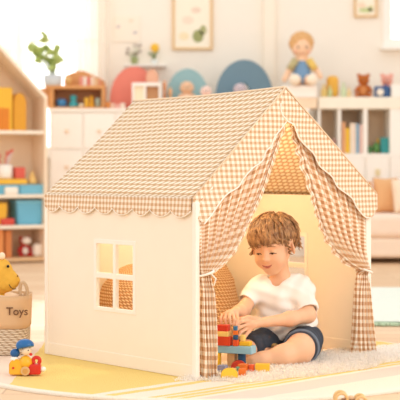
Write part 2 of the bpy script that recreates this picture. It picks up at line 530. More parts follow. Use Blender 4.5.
# ridge seam
SEAM = M((240, 214, 182), .85, var=.1, vscale=60)
MB().tube([(RS, -.014 + .921 * k / 20, RZ + .005 - .022 * k / 20 - .006 * math.sin(math.pi * k / 20)) for k in range(21)], .006, 8).build('ridge_seam', SEAM, tent)
# scalloped valances hanging from the eaves
def valance(side):
    s = EAVE[side] + side * .006
    r00 = roof_front(side, 1); nsc = 8; L = roof_back(1) - r00
    def low(r):
        f = (r - r00) / L * nsc
        f -= math.floor(f)
        return .602 + .024 * abs(2 * f - 1) ** 2.2
    def f(i, j):
        r = r00 + L * i; zl = low(r)
        zt = .676
        return Vector((s + side * (.004 * (1 - j) * math.sin(30 * i) + .004 * (1 - j)), r, zl + (zt - zl) * j)), (r, zl + (zt - zl) * j)
    v = MB().grid(f, 160, 6).build('valance', GING, tent, solid=.004)
    pts = [Vector((s + side * (.004 * math.sin(30 * k / 160) + .004), r00 + L * k / 160, low(r00 + L * k / 160))) for k in range(161)]
    MB().tube(pts, .0026, 6).build('piping', TRIMC, v)
valance(-1); valance(1)
# gable panels: strip between the roof edge and a scalloped, piped edge
Lp = [(285, 122), (279, 130), (273.5, 137), (270, 146), (265, 151), (261, 161), (251, 168.5), (242, 179), (237, 187), (226, 194), (218, 203.5), (211, 214), (203, 224)]
Rp = [(279.5, 103), (280, 112), (283, 117), (287, 121.6), (293, 125.5), (297.5, 137.5), (305, 146.5), (312.5, 154), (318.5, 166), (330.5, 176.5), (336.5, 187), (350, 197.5), (356, 208), (363.5, 216.5), (370, 218)]
def resample(pts, n):
    pts = [Vector(p) for p in pts]
    # Catmull-Rom
    out = []; m_ = len(pts) - 1
    for k in range(n + 1):
        t = k / n * m_; i = min(int(t), m_ - 1); f = t - i
        p0, p1, p2, p3 = pts[max(i - 1, 0)], pts[i], pts[i + 1], pts[min(i + 2, m_)]
        out.append(.5 * ((2 * p1) + (p2 - p0) * f + (2 * p0 - 5 * p1 + 4 * p2 - p3) * f * f + (3 * p1 - p0 - 3 * p2 + p3) * f ** 3))
    return out
ridge_pt = Vector((RS, RZ + .004))
def gable(side, pix):
    inner = resample([Vector(front(u, v, -.018)) for u, v in pix], 90)
    end = Vector((EAVE[side] + side * .006, .676)); low = Vector((EAVE[side] + side * .006, .612))
    def outer(t):      # along the roof edge, then down the short vertical end
        L1, L2 = (end - ridge_pt).length, .064
        q = t * (L1 + L2)
        return ridge_pt.lerp(end, q / L1) if q < L1 else end.lerp(low, (q - L1) / L2)
    if side < 0: outer2 = outer
    def f(i, j):
        k = min(int(i * 90), 89); fr = i * 90 - k
        a = inner[k].lerp(inner[k + 1], fr); b = outer(i)
        p = b.lerp(a, j)
        r = (roof_front(side, min(1, i * 1.1)) - .006) * (1 - j) - .023 * j - .004 * math.sin(math.pi * j) * math.sin(14 * i)
        return Vector((p.x, r, p.y)), (p.x, p.y)
    g = MB().grid(f, 90, 14).build('gable_panel', GING, tent, solid=.003)
    pts = [Vector((p.x, -.025 - .004 * math.sin(14 * k / 90) * 0, p.y)) for k, p in enumerate(inner)]
    MB().tube(pts, .0028, 6).build('piping', TRIMC, g)
gable(-1, Lp); gable(1, Rp)
# piped seam along the front roof edges
for side in (-1, 1):
    MB().tube([(RS, -.022, RZ + .006), (EAVE[side], roof_front(side, 1) - .008, .678)], .0028, 8).build('edge_binding', SEAM, tent)
# curtains: a fan of folds gathered at a tie, then a short tail
def curtain(side, inner_px, tie_px, tail_px):
    """inner_px: free edge from the apex down to the tie; tail_px: (u left, u right, v) rows below the tie"""
    R0 = .004
    inn = resample([Vector(front(u, v, R0)) for u, v in inner_px], 60)
    tie = Vector(front(*tie_px, R0))
    so = .012 if side < 0 else TW - .036
    top = resample([inn[0].copy(), Vector((RS + .5 * (so - RS), RZ - .25)), Vector((so, .655))], 40)
    nt = 72; nj1 = 60
    rows = [[Vector(front(a, v, R0)), Vector(front(b, v, R0))] for a, b, v in tail_px]
    nfold = 7
    def f(i, j):
        # i: 0 at the post, 1 at the free edge ; j: 0..0.62 above the tie, rest is the tail
        J = .6
        if j <= J:
            t = j / J
            k = min(int(t * 60), 59); e = inn[k].lerp(inn[k + 1], t * 60 - k)
            o0 = Vector((so, .665 + (tie.y - .665) * t))
            tp = top[min(40, int((1 - i) * 40))]
            # blend: starts on the sloping top line, ends near the tie
            lin_ = o0.lerp(e, i)
            w = (1 - t) ** 2.2
            topdelta = tp - Vector((so, .665)).lerp(inn[0], i)
            p = lin_ + topdelta * w
            near = max(0, (t - .75) / .25)
            p = p.lerp(tie + Vector((side * -.022 * (i - .5) * 2 * .9, 0)), near ** 1.5 * .9) if near > 0 else p
            amp = .006 + .016 * t ** 1.5
            r = R0 - amp * math.sin(2 * math.pi * nfold * i + 1.3 * t) - .012 * near
            vv = -t * .62
        else:
            t = (j - J) / (1 - J); q = t * (len(rows) - 1); k = min(int(q), len(rows) - 2)
            a = rows[k][0].lerp(rows[k + 1][0], q - k); b = rows[k][1].lerp(rows[k + 1][1], q - k)
            if side > 0: a, b = b, a
            p = a.lerp(b, i)
            amp = .014 + .012 * t
            r = R0 - .010 - amp * math.sin(2 * math.pi * 4 * i + .9 * math.sin(3 * t))
            vv = -.62 - t * .42
        return Vector((p.x, r, max(p.y, .004))), (i * .62 * (1 if j <= J else 1), vv)
    c = MB().grid(f, nt, 100).build('curtain', GINGC, tent, solid=.003)
    # ruffled free edge
    def rf(i, j):
        k = min(int(i * 60), 59); e = inn[k].lerp(inn[k + 1], i * 60 - k)
        w = (.026 if side > 0 else .014) * (1 - .6 * i) * (.25 + .75 * min(1, i * 6))
        return Vector((e.x - side * w * (j - .35) + (.003 if side > 0 else .0008) * math.sin(60 * i), R0 - .006 + (.006 if side > 0 else .0015) * math.sin(70 * i + 2 * j) * (.3 + j), e.y - .012 * j)), (i * .7, j * .05)
    MB().grid(rf, 160, 6).build('ruffle', GINGC, c, solid=.002)
    # pale tie cord
    tw = MB()
    pts = []
    for k in range(25):
        a = 2 * math.pi * k / 24
        pts.append((tie.x + .026 * math.cos(a), R0 - .014 + .034 * math.sin(a), tie.y + .010 * math.cos(a + .5) * (1 if side < 0 else -1)))
    tw.tube(pts[:-1], .0045, 8, closed=True)
    tw.tube([(tie.x, -.04, tie.y), (tie.x + .02 * -side, -.045, tie.y - .02), (tie.x + .012 * -side, -.042, tie.y - .045)], .003, 6)
    tw.build('tie_cord', TRIMC, c)
    return c
curtain(-1, [(284, 124), (276, 145), (270, 164), (261, 190), (253, 208), (246, 224), (234, 248), (220, 264), (206, 274)], (203, 273),
        [(199, 208, 275), (199, 211, 292), (199, 212, 320), (200, 213, 350), (200, 213.5, 380)])
curtain(1, [(290, 124), (296, 142), (301, 160), (309.5, 187), (315, 207), (321, 226), (329, 243), (341, 258), (358, 269)], (362, 270),
        [(357, 364, 272), (354.5, 366, 290), (353, 368, 315), (352, 370, 340), (351, 371, 357)])
light('POINT', 'tent_lamp', N0 + Vector((A2[0] * .34 + B2[0] * .42, A2[1] * .34 + B2[1] * .42, .86)), None, 6.0, (1.0, .90, .60), shadow_soft_size=.06)

def tent_w(s, r, z=0):
    return Vector((N0.x + s * A2[0] + r * B2[0], N0.y + s * A2[1] + r * B2[1], N0.z + z))
# woven poufs inside the tent
def pouf(s, r, rad, h, label, ex=1.0):
    prof = [(rad * .80, 0), (rad * .95, h * .08), (rad, h * .25), (rad * .97, h * .5), (rad * .82, h * .75), (rad * .55, h * .92), (rad * .25, h * .99), (.004, h)]
    mb = MB().lathe(prof, seg=40, uvs=(2 * math.pi * rad, h * 1.6))
    o = mb.build('woven_pouf', POUFW, loc=tent_w(s, r, .005))
    o.scale = (1, ex, 1); o.rotation_euler = (0, 0, TA)
    return tag(o, label, 'pouf', 'woven poufs in the tent')
pouf(.33, .72, .19, .37, 'domed woven pouf showing through the side window of the tent')
pouf(.79, .76, .13, .37, 'narrow domed woven pouf behind the tied left door curtain')

# ------------------------------------------------------------------ sheepskin
m, n = base_mat('sheepskin_wool', .9)
n.L.new(n.mix(n.noise(30), lin((255, 251, 246)), lin((253, 244, 234))), n.b.inputs['Base Color'])
n.b.inputs['Specular IOR Level'].default_value = .05
_tl = n.new('ShaderNodeBsdfTranslucent'); _tl.inputs[0].default_value = (1, .97, .93, 1); _ms = n.new('ShaderNodeMixShader'); _ms.inputs[0].default_value = .45
n.L.new(n.b.outputs[0], _ms.inputs[1]); n.L.new(_tl.outputs[0], _ms.inputs[2]); n.L.new(_ms.outputs[0], n.N['Material Output'].inputs[0])
FUR = m
sk = thing('sheepskin_rug', 'fluffy off-white sheepskin spread across the doorway of the tent', 'sheepskin', tent_w(.62, -.03, .0), TA)
rng = random.Random(3)
def sk_r(a): return 1 + .06 * math.sin(3 * a + 1) + .05 * math.sin(7 * a) + .03 * math.sin(13 * a + 2)
SA, SB = .66, .21
def skf(i, j):
    a = 2 * math.pi * i; q = j * sk_r(a)
    return Vector((SA * q * math.cos(a), SB * q * math.sin(a), .001 + .013 * (1 - j ** 6))), (i, j)
MB().grid(skf, 90, 10).build('hide', FUR, sk)
mb = MB(); bm = mb.bm
for k in range(11000):
    a = rng.uniform(0, 2 * math.pi); j = math.sqrt(rng.random()) * 1.03; q = j * sk_r(a)
    p = Vector((SA * q * math.cos(a), SB * q * math.sin(a), .011 * max(0, 1 - j ** 6)))
    wp = sk.matrix_basis @ p
    b = rng.uniform(0, 2 * math.pi); ln = rng.uniform(.012, .024)
    dr = Vector((math.cos(b) + .6 * math.cos(a) * j, math.sin(b) + .8 * math.sin(a) * j, 0)) * .55
    t1 = p + Vector((dr.x * ln * .5, dr.y * ln * .5, ln * .45)); t2 = p + Vector((dr.x * ln * 1.3, dr.y * ln * 1.3, ln * .62))
    w = Vector((-dr.y, dr.x, 0)).normalized() * .0016
    v = [bm.verts.new(p - w), bm.verts.new(p + w), bm.verts.new(t1 + w), bm.verts.new(t1 - w), bm.verts.new(t2)]
    bm.faces.new(v[:4]); bm.faces.new([v[3], v[2], v[4]])
pl = mb.build('wool_pile', FUR, sk); pl['kind'] = 'stuff'
SKZ = .022

# ------------------------------------------------------------------ the child
CH0 = Vector((xx(287, 5.5), 5.5, 0.0))
kid = thing('person', 'small child with tousled brown hair in white t-shirt sitting cross-legged in the tent doorway', 'person', CH0)
def P(u, v, d): return at(u, v, d) - CH0
SKIN, n = base_mat('skin', .5)
n.L.new(n.mix(n.noise(9), lin((243, 194, 158)), lin((237, 182, 144))), n.b.inputs['Base Color'])
n.b.inputs['Subsurface Weight'].default_value = .12; n.b.inputs['Subsurface Radius'].default_value = (.012, .005, .003)
n.b.inputs['Subsurface Scale'].default_value = 1; n.b.inputs['Specular IOR Level'].default_value = .3
HC = P(273.5, 244, 5.50)
HM = Matrix.Translation(HC) @ Matrix.Rotation(R(-27), 4, 'Z') @ Matrix.Rotation(R(17), 4, 'X') @ Matrix.Rotation(R(-4), 4, 'Y')
h = lambda x, y, z: HM @ Vector((x, y, z))
lo = P(214, 374, 5.18); hi = P(326, 206, 5.72)
lo = (min(lo.x, P(214, 374, 5.72).x) , lo.y, -.005); hi = (max(hi.x, P(326, 206, 5.18).x), hi.y, P(274, 206, 5.6).z)
b = SDF(lo, hi, .0026)
# head
b.add(b.ell((0, .012, .026), (.083, .095, .085), HM))
b.add(b.ell((0, -.022, -.034), (.063, .070, .070), HM), .04)
b.add(b.ell((0, -.060, -.092), (.024, .020, .018), HM), .035)
for s in (-1, 1):
    b.add(b.ell((s * .034, -.062, -.046), (.025, .023, .025), HM), .03)
    b.add(b.ell((s * .031, -.076, .022), (.024, .012, .010), HM), .02)
    b.cut(b.ell((s * .031, -.105, -.003), (.017, .016, .011), HM), .016)
    b.add(b.ell((s * .031, -.0795, -.004), (.0135, .0095, .0105), HM), .005)
    # ear
    em = HM @ Matrix.Translation((s * .085, -.004, -.020)) @ Matrix.Rotation(R(s * 38), 4, 'Z') @ Matrix.Rotation(R(-12), 4, 'X')
    b.add(b.ell((0, 0, 0), (.0075, .019, .024), em), .006)
    b.cut(b.ell((s * .008, -.002, .003), (.006, .010, .015), em), .006)
b.add(b.caps([(0, -.086, .010), (0, -.094, -.014), (0, -.102, -.030)], [.007, .008, .0095], HM), .014)
for s in (-1, 1): b.add(b.ell((s * .008, -.094, -.033), (.006, .007, .006), HM), .008)
b.add(b.ell((0, -.078, -.064), (.022, .015, .016), HM), .02)
b.cut(b.caps([(-.019, -.089, -.0605), (0, -.0965, -.0665), (.019, -.089, -.0605)], [.0018, .0024, .0018], HM), .003)
# neck and trunk (mostly under the clothes)
b.add(b.cone(h(0, .018, -.055), P(282, 284, 5.55), .036, .038), .02)
b.add(b.cone(P(283, 290, 5.56), P(288, 335, 5.60), .062, .074), .03)
b.add(b.cone(P(260, 287, 5.53), P(302, 286, 5.57), .032, .032), .03)
# arms
def limb(pts, rads, k=.02):
    for i in range(len(pts) - 1): b.add(b.cone(pts[i], pts[i + 1], rads[i], rads[i + 1]), k)
RW = P(235.5, 312, 5.335)
limb([P(258, 287, 5.53), P(243, 310, 5.44), P(239, 312, 5.39), RW], [.031, .027, .0255, .0175])
LW = P(265, 322, 5.345)
limb([P(302, 287, 5.56), P(308, 315, 5.46), P(290, 319, 5.40), LW], [.033, .030, .0285, .0185])
# hands
def hand(wrist, kn, pal_r, fingers, thumb):
    b.add(b.cone(wrist, kn, .0165, pal_r), .012)
    for f in fingers: b.add(b.cone(kn, f[0], pal_r * .8, .0078), .008)
    F = SDF(lo, (lo[0] + .01, lo[1] + .01, lo[2] + .01), .01)
    ds = []
    for f in fingers:
        b.add(b.caps(f, [.0074, .0066, .0056]), .0022)
    b.add(b.caps(thumb, [.0105, .0078, .0062]), .004)
hand(LW, P(252.5, 324.5, 5.315), .0165,
     [[P(248.5, 320.8, 5.300), P(241.5, 321.6, 5.278), P(236.2, 325.2, 5.268)],
      [P(247, 324.6, 5.296), P(239.6, 327.2, 5.272), P(236, 331.2, 5.262)],
      [P(247, 328.3, 5.300), P(241, 332.0, 5.276), P(239, 336.0, 5.266)],
      [P(249.5, 331.0, 5.305), P(246, 334.8, 5.286), P(244.5, 338.2, 5.276)]],
     [P(259, 319.5, 5.335), P(249, 317.2, 5.305), P(241, 318.6, 5.285)])
hand(RW, P(229.5, 313.8, 5.295), .0155,
     [[P(233.0, 314.6, 5.275), P(234.3, 319.6, 5.256), P(233.2, 324.4, 5.254)],
      [P(229.4, 313.4, 5.272), P(229.4, 319.0, 5.250), P(230.4, 323.8, 5.250)],
      [P(225.8, 313.6, 5.276), P(224.9, 319.0, 5.256), P(226.0, 323.6, 5.255)],
      [P(222.6, 315.0, 5.284), P(220.8, 319.2, 5.266), P(221.6, 323.2, 5.262)]],
     [P(236, 314, 5.315), P(238, 319.4, 5.290), P(235.8, 324.4, 5.270)])
# legs: left shin crosses in front, right knee further back
KZ = -.004
limb([P(303, 340, 5.56), P(300.5, 347.5, 5.345)], [.066, .055], .02)
limb([P(299.5, 351, 5.335), P(283, 356.0, 5.30), P(262, 359.5, 5.285), P(254, 361.5, 5.28)], [.053, .042, .027, .022], .025)
limb([P(254, 361, 5.28), P(243, 363.5, 5.30)], [.022, .017], .015)
limb([P(274, 340, 5.57), P(250, 349, 5.40)], [.062, .042], .02)
limb([P(250, 350, 5.40), P(262, 353.5, 5.42), P(272, 353, 5.43)], [.040, .034, .023], .02)
bod = b.build('body', SKIN, kid, smooth=2)
from mathutils.bvhtree import BVHTree
_me = bod.data; BVH = BVHTree.FromPolygons([v.co.copy() for v in _me.vertices], [tuple(p.vertices) for p in _me.polygons])
_inv = HM.inverted(); _dir = (HM.to_3x3() @ Vector((0, 1, 0))).normalized()
def face_pt(x, z, out=0):
    """point on the face at head coordinates x, z, lifted out metres"""
    hit = BVH.ray_cast(h(x, -.2, z), _dir)[0]
    y = (_inv @ hit).y if hit is not None else -.09
    return h(x, y - out, z)

# face details
BROW = M((150, 98, 60), .8); LASH = M((62, 36, 24), .7); LIP = M((222, 134, 116), .45); MOUTH = M((120, 44, 40), .5)
EYEW = M((248, 240, 232), .2); IRIS = M((70, 44, 30), .15)
for s in (-1, 1):
    # lids look down: a thin sliver of eye under a dark lash line
    ec = _inv @ face_pt(s * .031, -.0075)
    ey = MB().ball((0, 0, 0), (.0120, .005, .0034), 16).build('eye', EYEW, kid)
    ey.matrix_local = HM @ Matrix.Translation((s * .031, ec.y + .0046, -.0095))
    MB().ball((0, 0, 0), (.0045, .003, .0040), 12).build('iris', IRIS, ey, loc=(-.001, -.0036, -.001))
    MB().tube([face_pt(s * .031 + x, -.0115 + .0040 * math.cos(x / .0145 * 1.5) - (.0015 if x * s > 0 else 0) * abs(x) / .0145, .0008) for x in np.linspace(-.0145, .0145, 11)],
              [.0006, .0012, .0017, .0019, .0019, .0019, .0019, .0019, .0019, .0016, .0008], 6).build('eyelashes', LASH, kid)
    MB().tube([face_pt(s * .031 + x,   .0165 + .0055 * math.cos(x / .019 * 1.4), .0) for x in np.linspace(-.018, .018, 9)],
              [.001, .0018, .0024, .0026, .0026, .0026, .0022, .0018, .001], 6, flat=.5).build('eyebrow', BROW, kid)
xs = np.linspace(-.024, .024, 13)
lp = MB()
lp.tube([face_pt(x, -.0605 + 12 * x * x, .0002) for x in xs], [.0004, .0010, .0015, .0018, .0020, .0019, .0017, .0019, .0020, .0018, .0015, .0010, .0004], 8)
lp.tube([face_pt(x * .92, -.0688 + 24 * x * x, .0002) for x in xs], [.0004, .0012, .0018, .0022, .0026, .0028, .0028, .0028, .0026, .0022, .0018, .0012, .0004], 8)
lp.build('lips', LIP, kid)
MB().tube([face_pt(x, -.0650 + 18 * x * x, .0006) for x in xs * .9], [.0004] + [.0011] * 11 + [.0004], 6).build('mouth', MOUTH, kid)

# hair: tousled locks combed away from the crown over a close cap
HAIR, n = base_mat('brown_hair', .5)
mp = n.new('ShaderNodeMapping'); tc = n.new('ShaderNodeTexCoord'); n.L.new(tc.outputs['UV'], mp.inputs[0])
n.L.new(tc.outputs['Object'], mp.inputs[0]); mp.inputs['Scale'].default_value = (80, 80, 34)
rr = n.new('ShaderNodeMapRange'); n.L.new(n.noise(1, mp.outputs[0], 3), rr.inputs[0]); rr.inputs[1].default_value = .35; rr.inputs[2].default_value = .7
n.L.new(n.mix(rr.outputs[0], lin((122, 80, 48)), lin((202, 154, 106))), n.b.inputs['Base Color'])
n.b.inputs['Specular IOR Level'].default_value = .45
hb = SDF((-.12, -.13, -.10), (.12, .14, .14), .003)
hb.add(hb.ell((0, .016, .032), (.089, .101, .089)))
hb.cut(hb.ell((0, -.075, -.055), (.072, .075, .082)), .01)
hb.D = np.maximum(hb.D, -hb.plane((0, .0, -.045), (0, -.55, 1)))
for s in (-1, 1): hb.cut(hb.ell((s * .09, -.004, -.014), (.036, .027, .036)), .006)
hair = hb.build('hair', HAIR, kid, smooth=1); hair.matrix_local = HM
rng = random.Random(11)
mb = MB()
sc, sr = Vector((0, .016, .032)), Vector((.090, .102, .090))
crown = Vector((.15, .40, .9)).normalized()
def scalp(dv, off):
    dv = dv.normalized()
    return sc + Vector((dv.x * (sr.x + off), dv.y * (sr.y + off), dv.z * (sr.z + off)))
def zlim(dv):
    az = abs(math.degrees(math.atan2(dv.x, -dv.y)))       # 0 = forehead
    if az < 40: return .034
    if az < 60: return .034 - .014 * (az - 40) / 20
    if az < 112: return .024
    return -.020 - .050 * min(1, (az - 105) / 35)
for k in range(640):
    while True:
        dv = Vector((rng.gauss(0, 1), rng.gauss(0, 1), rng.gauss(0, 1))).normalized()
        if dv.z > -.35 and not (dv.y < -.62 and dv.z < .18): break
    if scalp(dv, 0).z < zlim(dv) + .012: continue
    tang = (dv - crown * dv.dot(crown))
    if tang.length < .05: tang = Vector((rng.gauss(0, 1), rng.gauss(0, 1), 0))
    swirl = rng.gauss(.35, .22)
    L = rng.uniform(.07, .135); ns = 12; off = rng.uniform(0, .007); cur = dv.copy(); pts = []; wav = rng.uniform(0, 6); wa = rng.uniform(.05, .14)
    flick = rng.uniform(.003, .020) * (.35 if 55 < abs(math.degrees(math.atan2(dv.x, -dv.y))) < 112 else 1)
    for i in range(ns):
        t = i / (ns - 1)
        p = scalp(cur, off + .004 * math.sin(math.pi * t) + .0010 * math.sin(wav + 6 * t) + flick * t ** 3)
        if abs(p.x) > .055 and ((p.y + .004) / .024) ** 2 + ((p.z + .012) / .031) ** 2 < 1: break
        pts.append(p)
        away = (cur * cur.dot(crown) - crown); away = away - cur * away.dot(cur)
        away = away.normalized() if away.length > 1e-4 else tang.normalized()
        side = cur.cross(away)
        step = away + side * (swirl + math.sin(wav + 5 * t) * wa * 4)
        nxt = (cur + step.normalized() * (L / ns / .095)).normalized()
        q = scalp(nxt, off)
        if q.z < zlim(nxt) + rng.uniform(-.006, .006) and i > 2: break
        cur = nxt
    if len(pts) < 4: continue
    m_ = len(pts); r0 = rng.uniform(.0035, .0075)
    mb.tube(pts, [r0 * (.55 + .45 * math.sin(math.pi * min(1, .25 + .75 * i / (m_ - 1)))) * (1 if i < m_ - 1 else .12) * (1 - .55 * (i / (m_ - 1)) ** 2) for i in range(m_)], 6, flat=.55)
# bangs swept across the forehead, curls over the ears and at the nape
for k in range(60):
    x = rng.uniform(-.078, .080); x1 = x * .98 - rng.uniform(-.012, .016)
    z0 = .075 + rng.uniform(-.01, .02); z1 = .032 + rng.uniform(-.011, .012) - .018 * (abs(x) / .08) ** 2
    def fy(x, z): return .012 - .101 * math.sqrt(max(.02, 1 - (x / .098) ** 2 - ((z - .03) / .105) ** 2))
    pts = []
    for i in range(7):
        t = i / 6; xx_ = x + (x1 - x) * t + .007 * math.sin(4 * t + k) + .016 * t * t; z_ = z0 + (z1 - z0) * t
        pts.append(Vector((xx_, fy(xx_, z_) - .006 - .006 * math.sin(2.6 * t), z_)))
    r0 = rng.uniform(.0045, .0075)
    mb.tube(pts, [r0 * q for q in (.6, .9, 1, 1, .85, .6, .12)], 6, flat=.6)
for s in (-1, 1):
    for k in range(30):
        a = rng.uniform(R(112), R(170)) if k > 3 else rng.uniform(R(56), R(64)); z0 = rng.uniform(-.02, .03)
        p0 = Vector((s * .091 * math.sin(a), .014 - .102 * math.cos(a), z0)); pts = []
        out = Vector((s * math.sin(a), -math.cos(a), 0)); ln = rng.uniform(.03, .055); ph = rng.uniform(0, 6)
        if a < R(108): ln *= .45
        for i in range(7):
            t = i / 6
            pts.append(p0 + out * (.004 + .020 * t * t + .003 * math.sin(ph + 4 * t)) + Vector((.006 * math.sin(ph + 5 * t), .010 * t * (1 if a > R(90) else .3), -ln * t)) - out * (.018 * t * (1 if a > R(110) else .2)))
        r0 = rng.uniform(.0045, .0075)
        mb.tube(pts, [r0 * q for q in (.5, .9, 1, .9, .75, .5, .1)], 6, flat=.65)
mb.build('hair_locks', HAIR, hair)

# t-shirt
SHIRT, n = base_mat('white_jersey', .85)
n.L.new(n.mix(n.noise(15), lin((253, 247, 240)), lin((249, 241, 232))), n.b.inputs['Base Color']); n.b.inputs['Specular IOR Level'].default_value = .1
n.bump(n.noise(260), .1, .002)
t = SDF((lo[0], 5.3 - CH0.y, .03), (hi[0], hi[1], .36), .003)
nk = P(281, 282, 5.55)
t.add(t.cone(P(282, 293, 5.555), P(289, 318, 5.585), .078, .082))
t.add(t.cone(P(289, 318, 5.585), P(289, 334, 5.59), .082, .090), .05)
t.add(t.cone(P(260, 288, 5.535), P(300, 286, 5.565), .040, .041), .05)
t.add(t.cone(P(270, 299, 5.535), P(272, 331, 5.55), .058, .070), .05)
t.add(t.cone(P(300, 298, 5.565), P(301, 332, 5.58), .058, .066), .05)
# sleeves
e1, e2 = P(258, 287, 5.53), P(247.5, 301, 5.48)
t.add(t.cone(e1, e2, .041, .041), .03)
f1, f2 = P(300, 288, 5.56), P(307.5, 310, 5.475)
t.add(t.cone(f1, f2, .043, .045), .03)
# folds
wv = .0030 * np.sin(55 * t.Z + 38 * t.X + 2 * np.sin(30 * t.Y)) + .0022 * np.sin(90 * t.X - 70 * t.Z + 3 * np.sin(25 * t.Z)) + .0016 * np.sin(130 * t.Z - 30 * t.Y + 40 * t.X)
t.D = t.D + wv
def cutcap(p, d, c, rad):
    """remove what lies beyond a plane, near a limb only"""
    pl_ = t.plane(p, d); near = t.ell(c, rad)
    t.D = np.maximum(t.D, -np.maximum(-pl_, near))
n1 = (e2 - e1).normalized(); n2 = (f2 - f1).normalized()
cutcap(e2 + n1 * .006, n1, e2 + n1 * .03, .058)
cutcap(f2 + n2 * .006, n2, f2 + n2 * .03, .058)
# hollow sleeve mouths and neckline
t.cut(t.cone(e2 - n1 * .004, e2 + n1 * .05, .034, .036)); t.cut(t.cone(f2 - n2 * .004, f2 + n2 * .05, .037, .039))
NM = Matrix.Translation(P(277.5, 279.5, 5.53)) @ Matrix.Rotation(R(28), 4, 'X') @ Matrix.Rotation(R(8), 4, 'Y')
t.cut(t.ell((0, 0, 0), (.044, .048, .032), NM), .004)
t.D = np.maximum(t.D, -t.plane((0, 0, .062), (0, 0, 1)))
sh = t.build('t_shirt', SHIRT, kid, smooth=1)
# hem hanging over the hips
mb = MB()
def hem(i, j):
    a = 2 * math.pi * i; c = P(290, 338, 5.59)
    rr = (.088 + .010 * j) * (1 + .04 * math.sin(5 * a) + .025 * math.sin(9 * a + 1))
    return Vector((c.x + rr * 1.02 * math.cos(a), c.y + rr * .86 * math.sin(a), .128 - .050 * j + .006 * math.sin(3 * a + 1))), (i, j)
mb.grid(hem, 72, 6).build('shirt_hem', SHIRT, sh, solid=.004)
pts = []
for k in range(36):
    a = 2 * math.pi * k / 36
    p = NM @ Vector((.047 * math.cos(a), .050 * math.sin(a), -.006)); pts.append(p)
# shorts
DENIM, n = base_mat('dark_denim', .85)
n.L.new(n.mix(n.noise(60), lin((60, 65, 76)), lin((82, 88, 99))), n.b.inputs['Base Color']); n.b.inputs['Specular IOR Level'].default_value = .15
q = SDF((lo[0], 5.25 - CH0.y, .008), (hi[0] + .02, hi[1], .15), .003)
q.add(q.ell(tuple(P(290, 341, 5.60)), (.108, .092, .07)))
k1, k2 = P(305, 341, 5.56), P(301.5, 347, 5.375)
q.add(q.cone(k1, k2, .076, .069), .03)
g1, g2 = P(274, 341, 5.57), P(252, 347, 5.41)
q.add(q.cone(g1, g2, .072, .058), .03)
q.D = q.D + .002 * np.sin(80 * q.X + 40 * q.Z) + .0016 * np.sin(110 * q.Y + 60 * q.X)
kd, gd = (k2 - k1).normalized(), (g2 - g1).normalized()
q.D = np.maximum(q.D, -np.maximum(-q.plane(k2 + kd * .012, kd), q.ell(tuple(k2 + kd * .05), .095)))
q.D = np.maximum(q.D, -np.maximum(-q.plane(g2 + gd * .03, gd), q.ell(tuple(g2 + gd * .06), .085)))
q.D = np.maximum(q.D, -(q.Z - .012) + 0 * q.X + 0 * q.Y) if False else q.D
so_ = q.build('shorts', DENIM, kid, smooth=1)
# turned cuff around the left knee
CUFF = M((112, 122, 136), .85, var=.12, vscale=60)
zax = kd.to_track_quat('Z', 'Y').to_matrix().to_4x4()
mb = MB(); mm = Matrix.Translation(k2 + kd * .006) @ zax
mb.tube([mm @ Vector((.067 * math.cos(2 * math.pi * k / 40), .067 * math.sin(2 * math.pi * k / 40), 0)) for k in range(40)], .0065, 8, closed=True)
cu = mb.build('cuff', CUFF, so_); cu['label'] = 'lighter blue turned-up cuff'
# olive sock on the tucked right foot
OL = M((150, 122, 78), .9, bump=.5, bscale=200, var=.2, vscale=60)
sf = SDF(tuple(P(266, 360, 5.33)), tuple(P(288, 336, 5.50)), .0025)
sf.add(sf.cone(P(280.5, 350.5, 5.40), P(274.5, 346.3, 5.385), .017, .013))
o = sf.build('sock', OL, kid, smooth=1)


# ------------------------------------------------------------------ toy blocks
RED = M((222, 74, 40), .4); ORG = M((236, 120, 44), .4); YLW = M((246, 190, 50), .4); LBL = M((150, 196, 212), .4)
NVY = M((40, 88, 128), .4); TANW = M((222, 176, 122), .5); LAV = M((146, 148, 176), .45); GRN = M((116, 164, 130), .45); PALEY = M((246, 210, 120), .45)
BG = 'wooden toy blocks by the child'
def block(u0, v0, u1, v1, d, dep, mat, label, rz=-22, name='toy_block', shape='box', zb=None, zt=None):
    x0, x1 = xx(u0, d), xx(u1, d)
    z0 = zz(v1, d) if zb is None else zb; z1 = zz(v0, d) if zt is None else zt
    ca, sa = math.cos(R(abs(rz))), math.sin(R(abs(rz)))
    w = max(.012, ((x1 - x0) - dep * sa) / ca) if shape == 'box' else (x1 - x0)
    h_ = z1 - z0
    mb = MB()
    if shape == 'box': mb.box(-w / 2, w / 2, 0, dep, 0, h_, min(.0025, h_ / 4))
    elif shape == 'cyl': mb.lathe([(w / 2 - .002, 0), (w / 2, .002), (w / 2, h_ - .002), (w / 2 - .002, h_)], (0, dep / 2, 0), 28)
    elif shape == 'arch':
        mb.arch(-w / 2, w / 2, 0, h_ * .35, h_, 0, dep, bev=.0015)
    o = mb.build(name, mat)
    o.location = ((x0 + x1) / 2 - (dep / 2 * sa if shape == 'box' else 0), d, z0); o.rotation_euler = (0, 0, R(rz) if shape == 'box' else 0)
    return tag(o, label, 'toy block', BG)
G = .020      # top of the wool pile
Z1, Z2 = zz(353.2, 5.2), zz(345.6, 5.2)
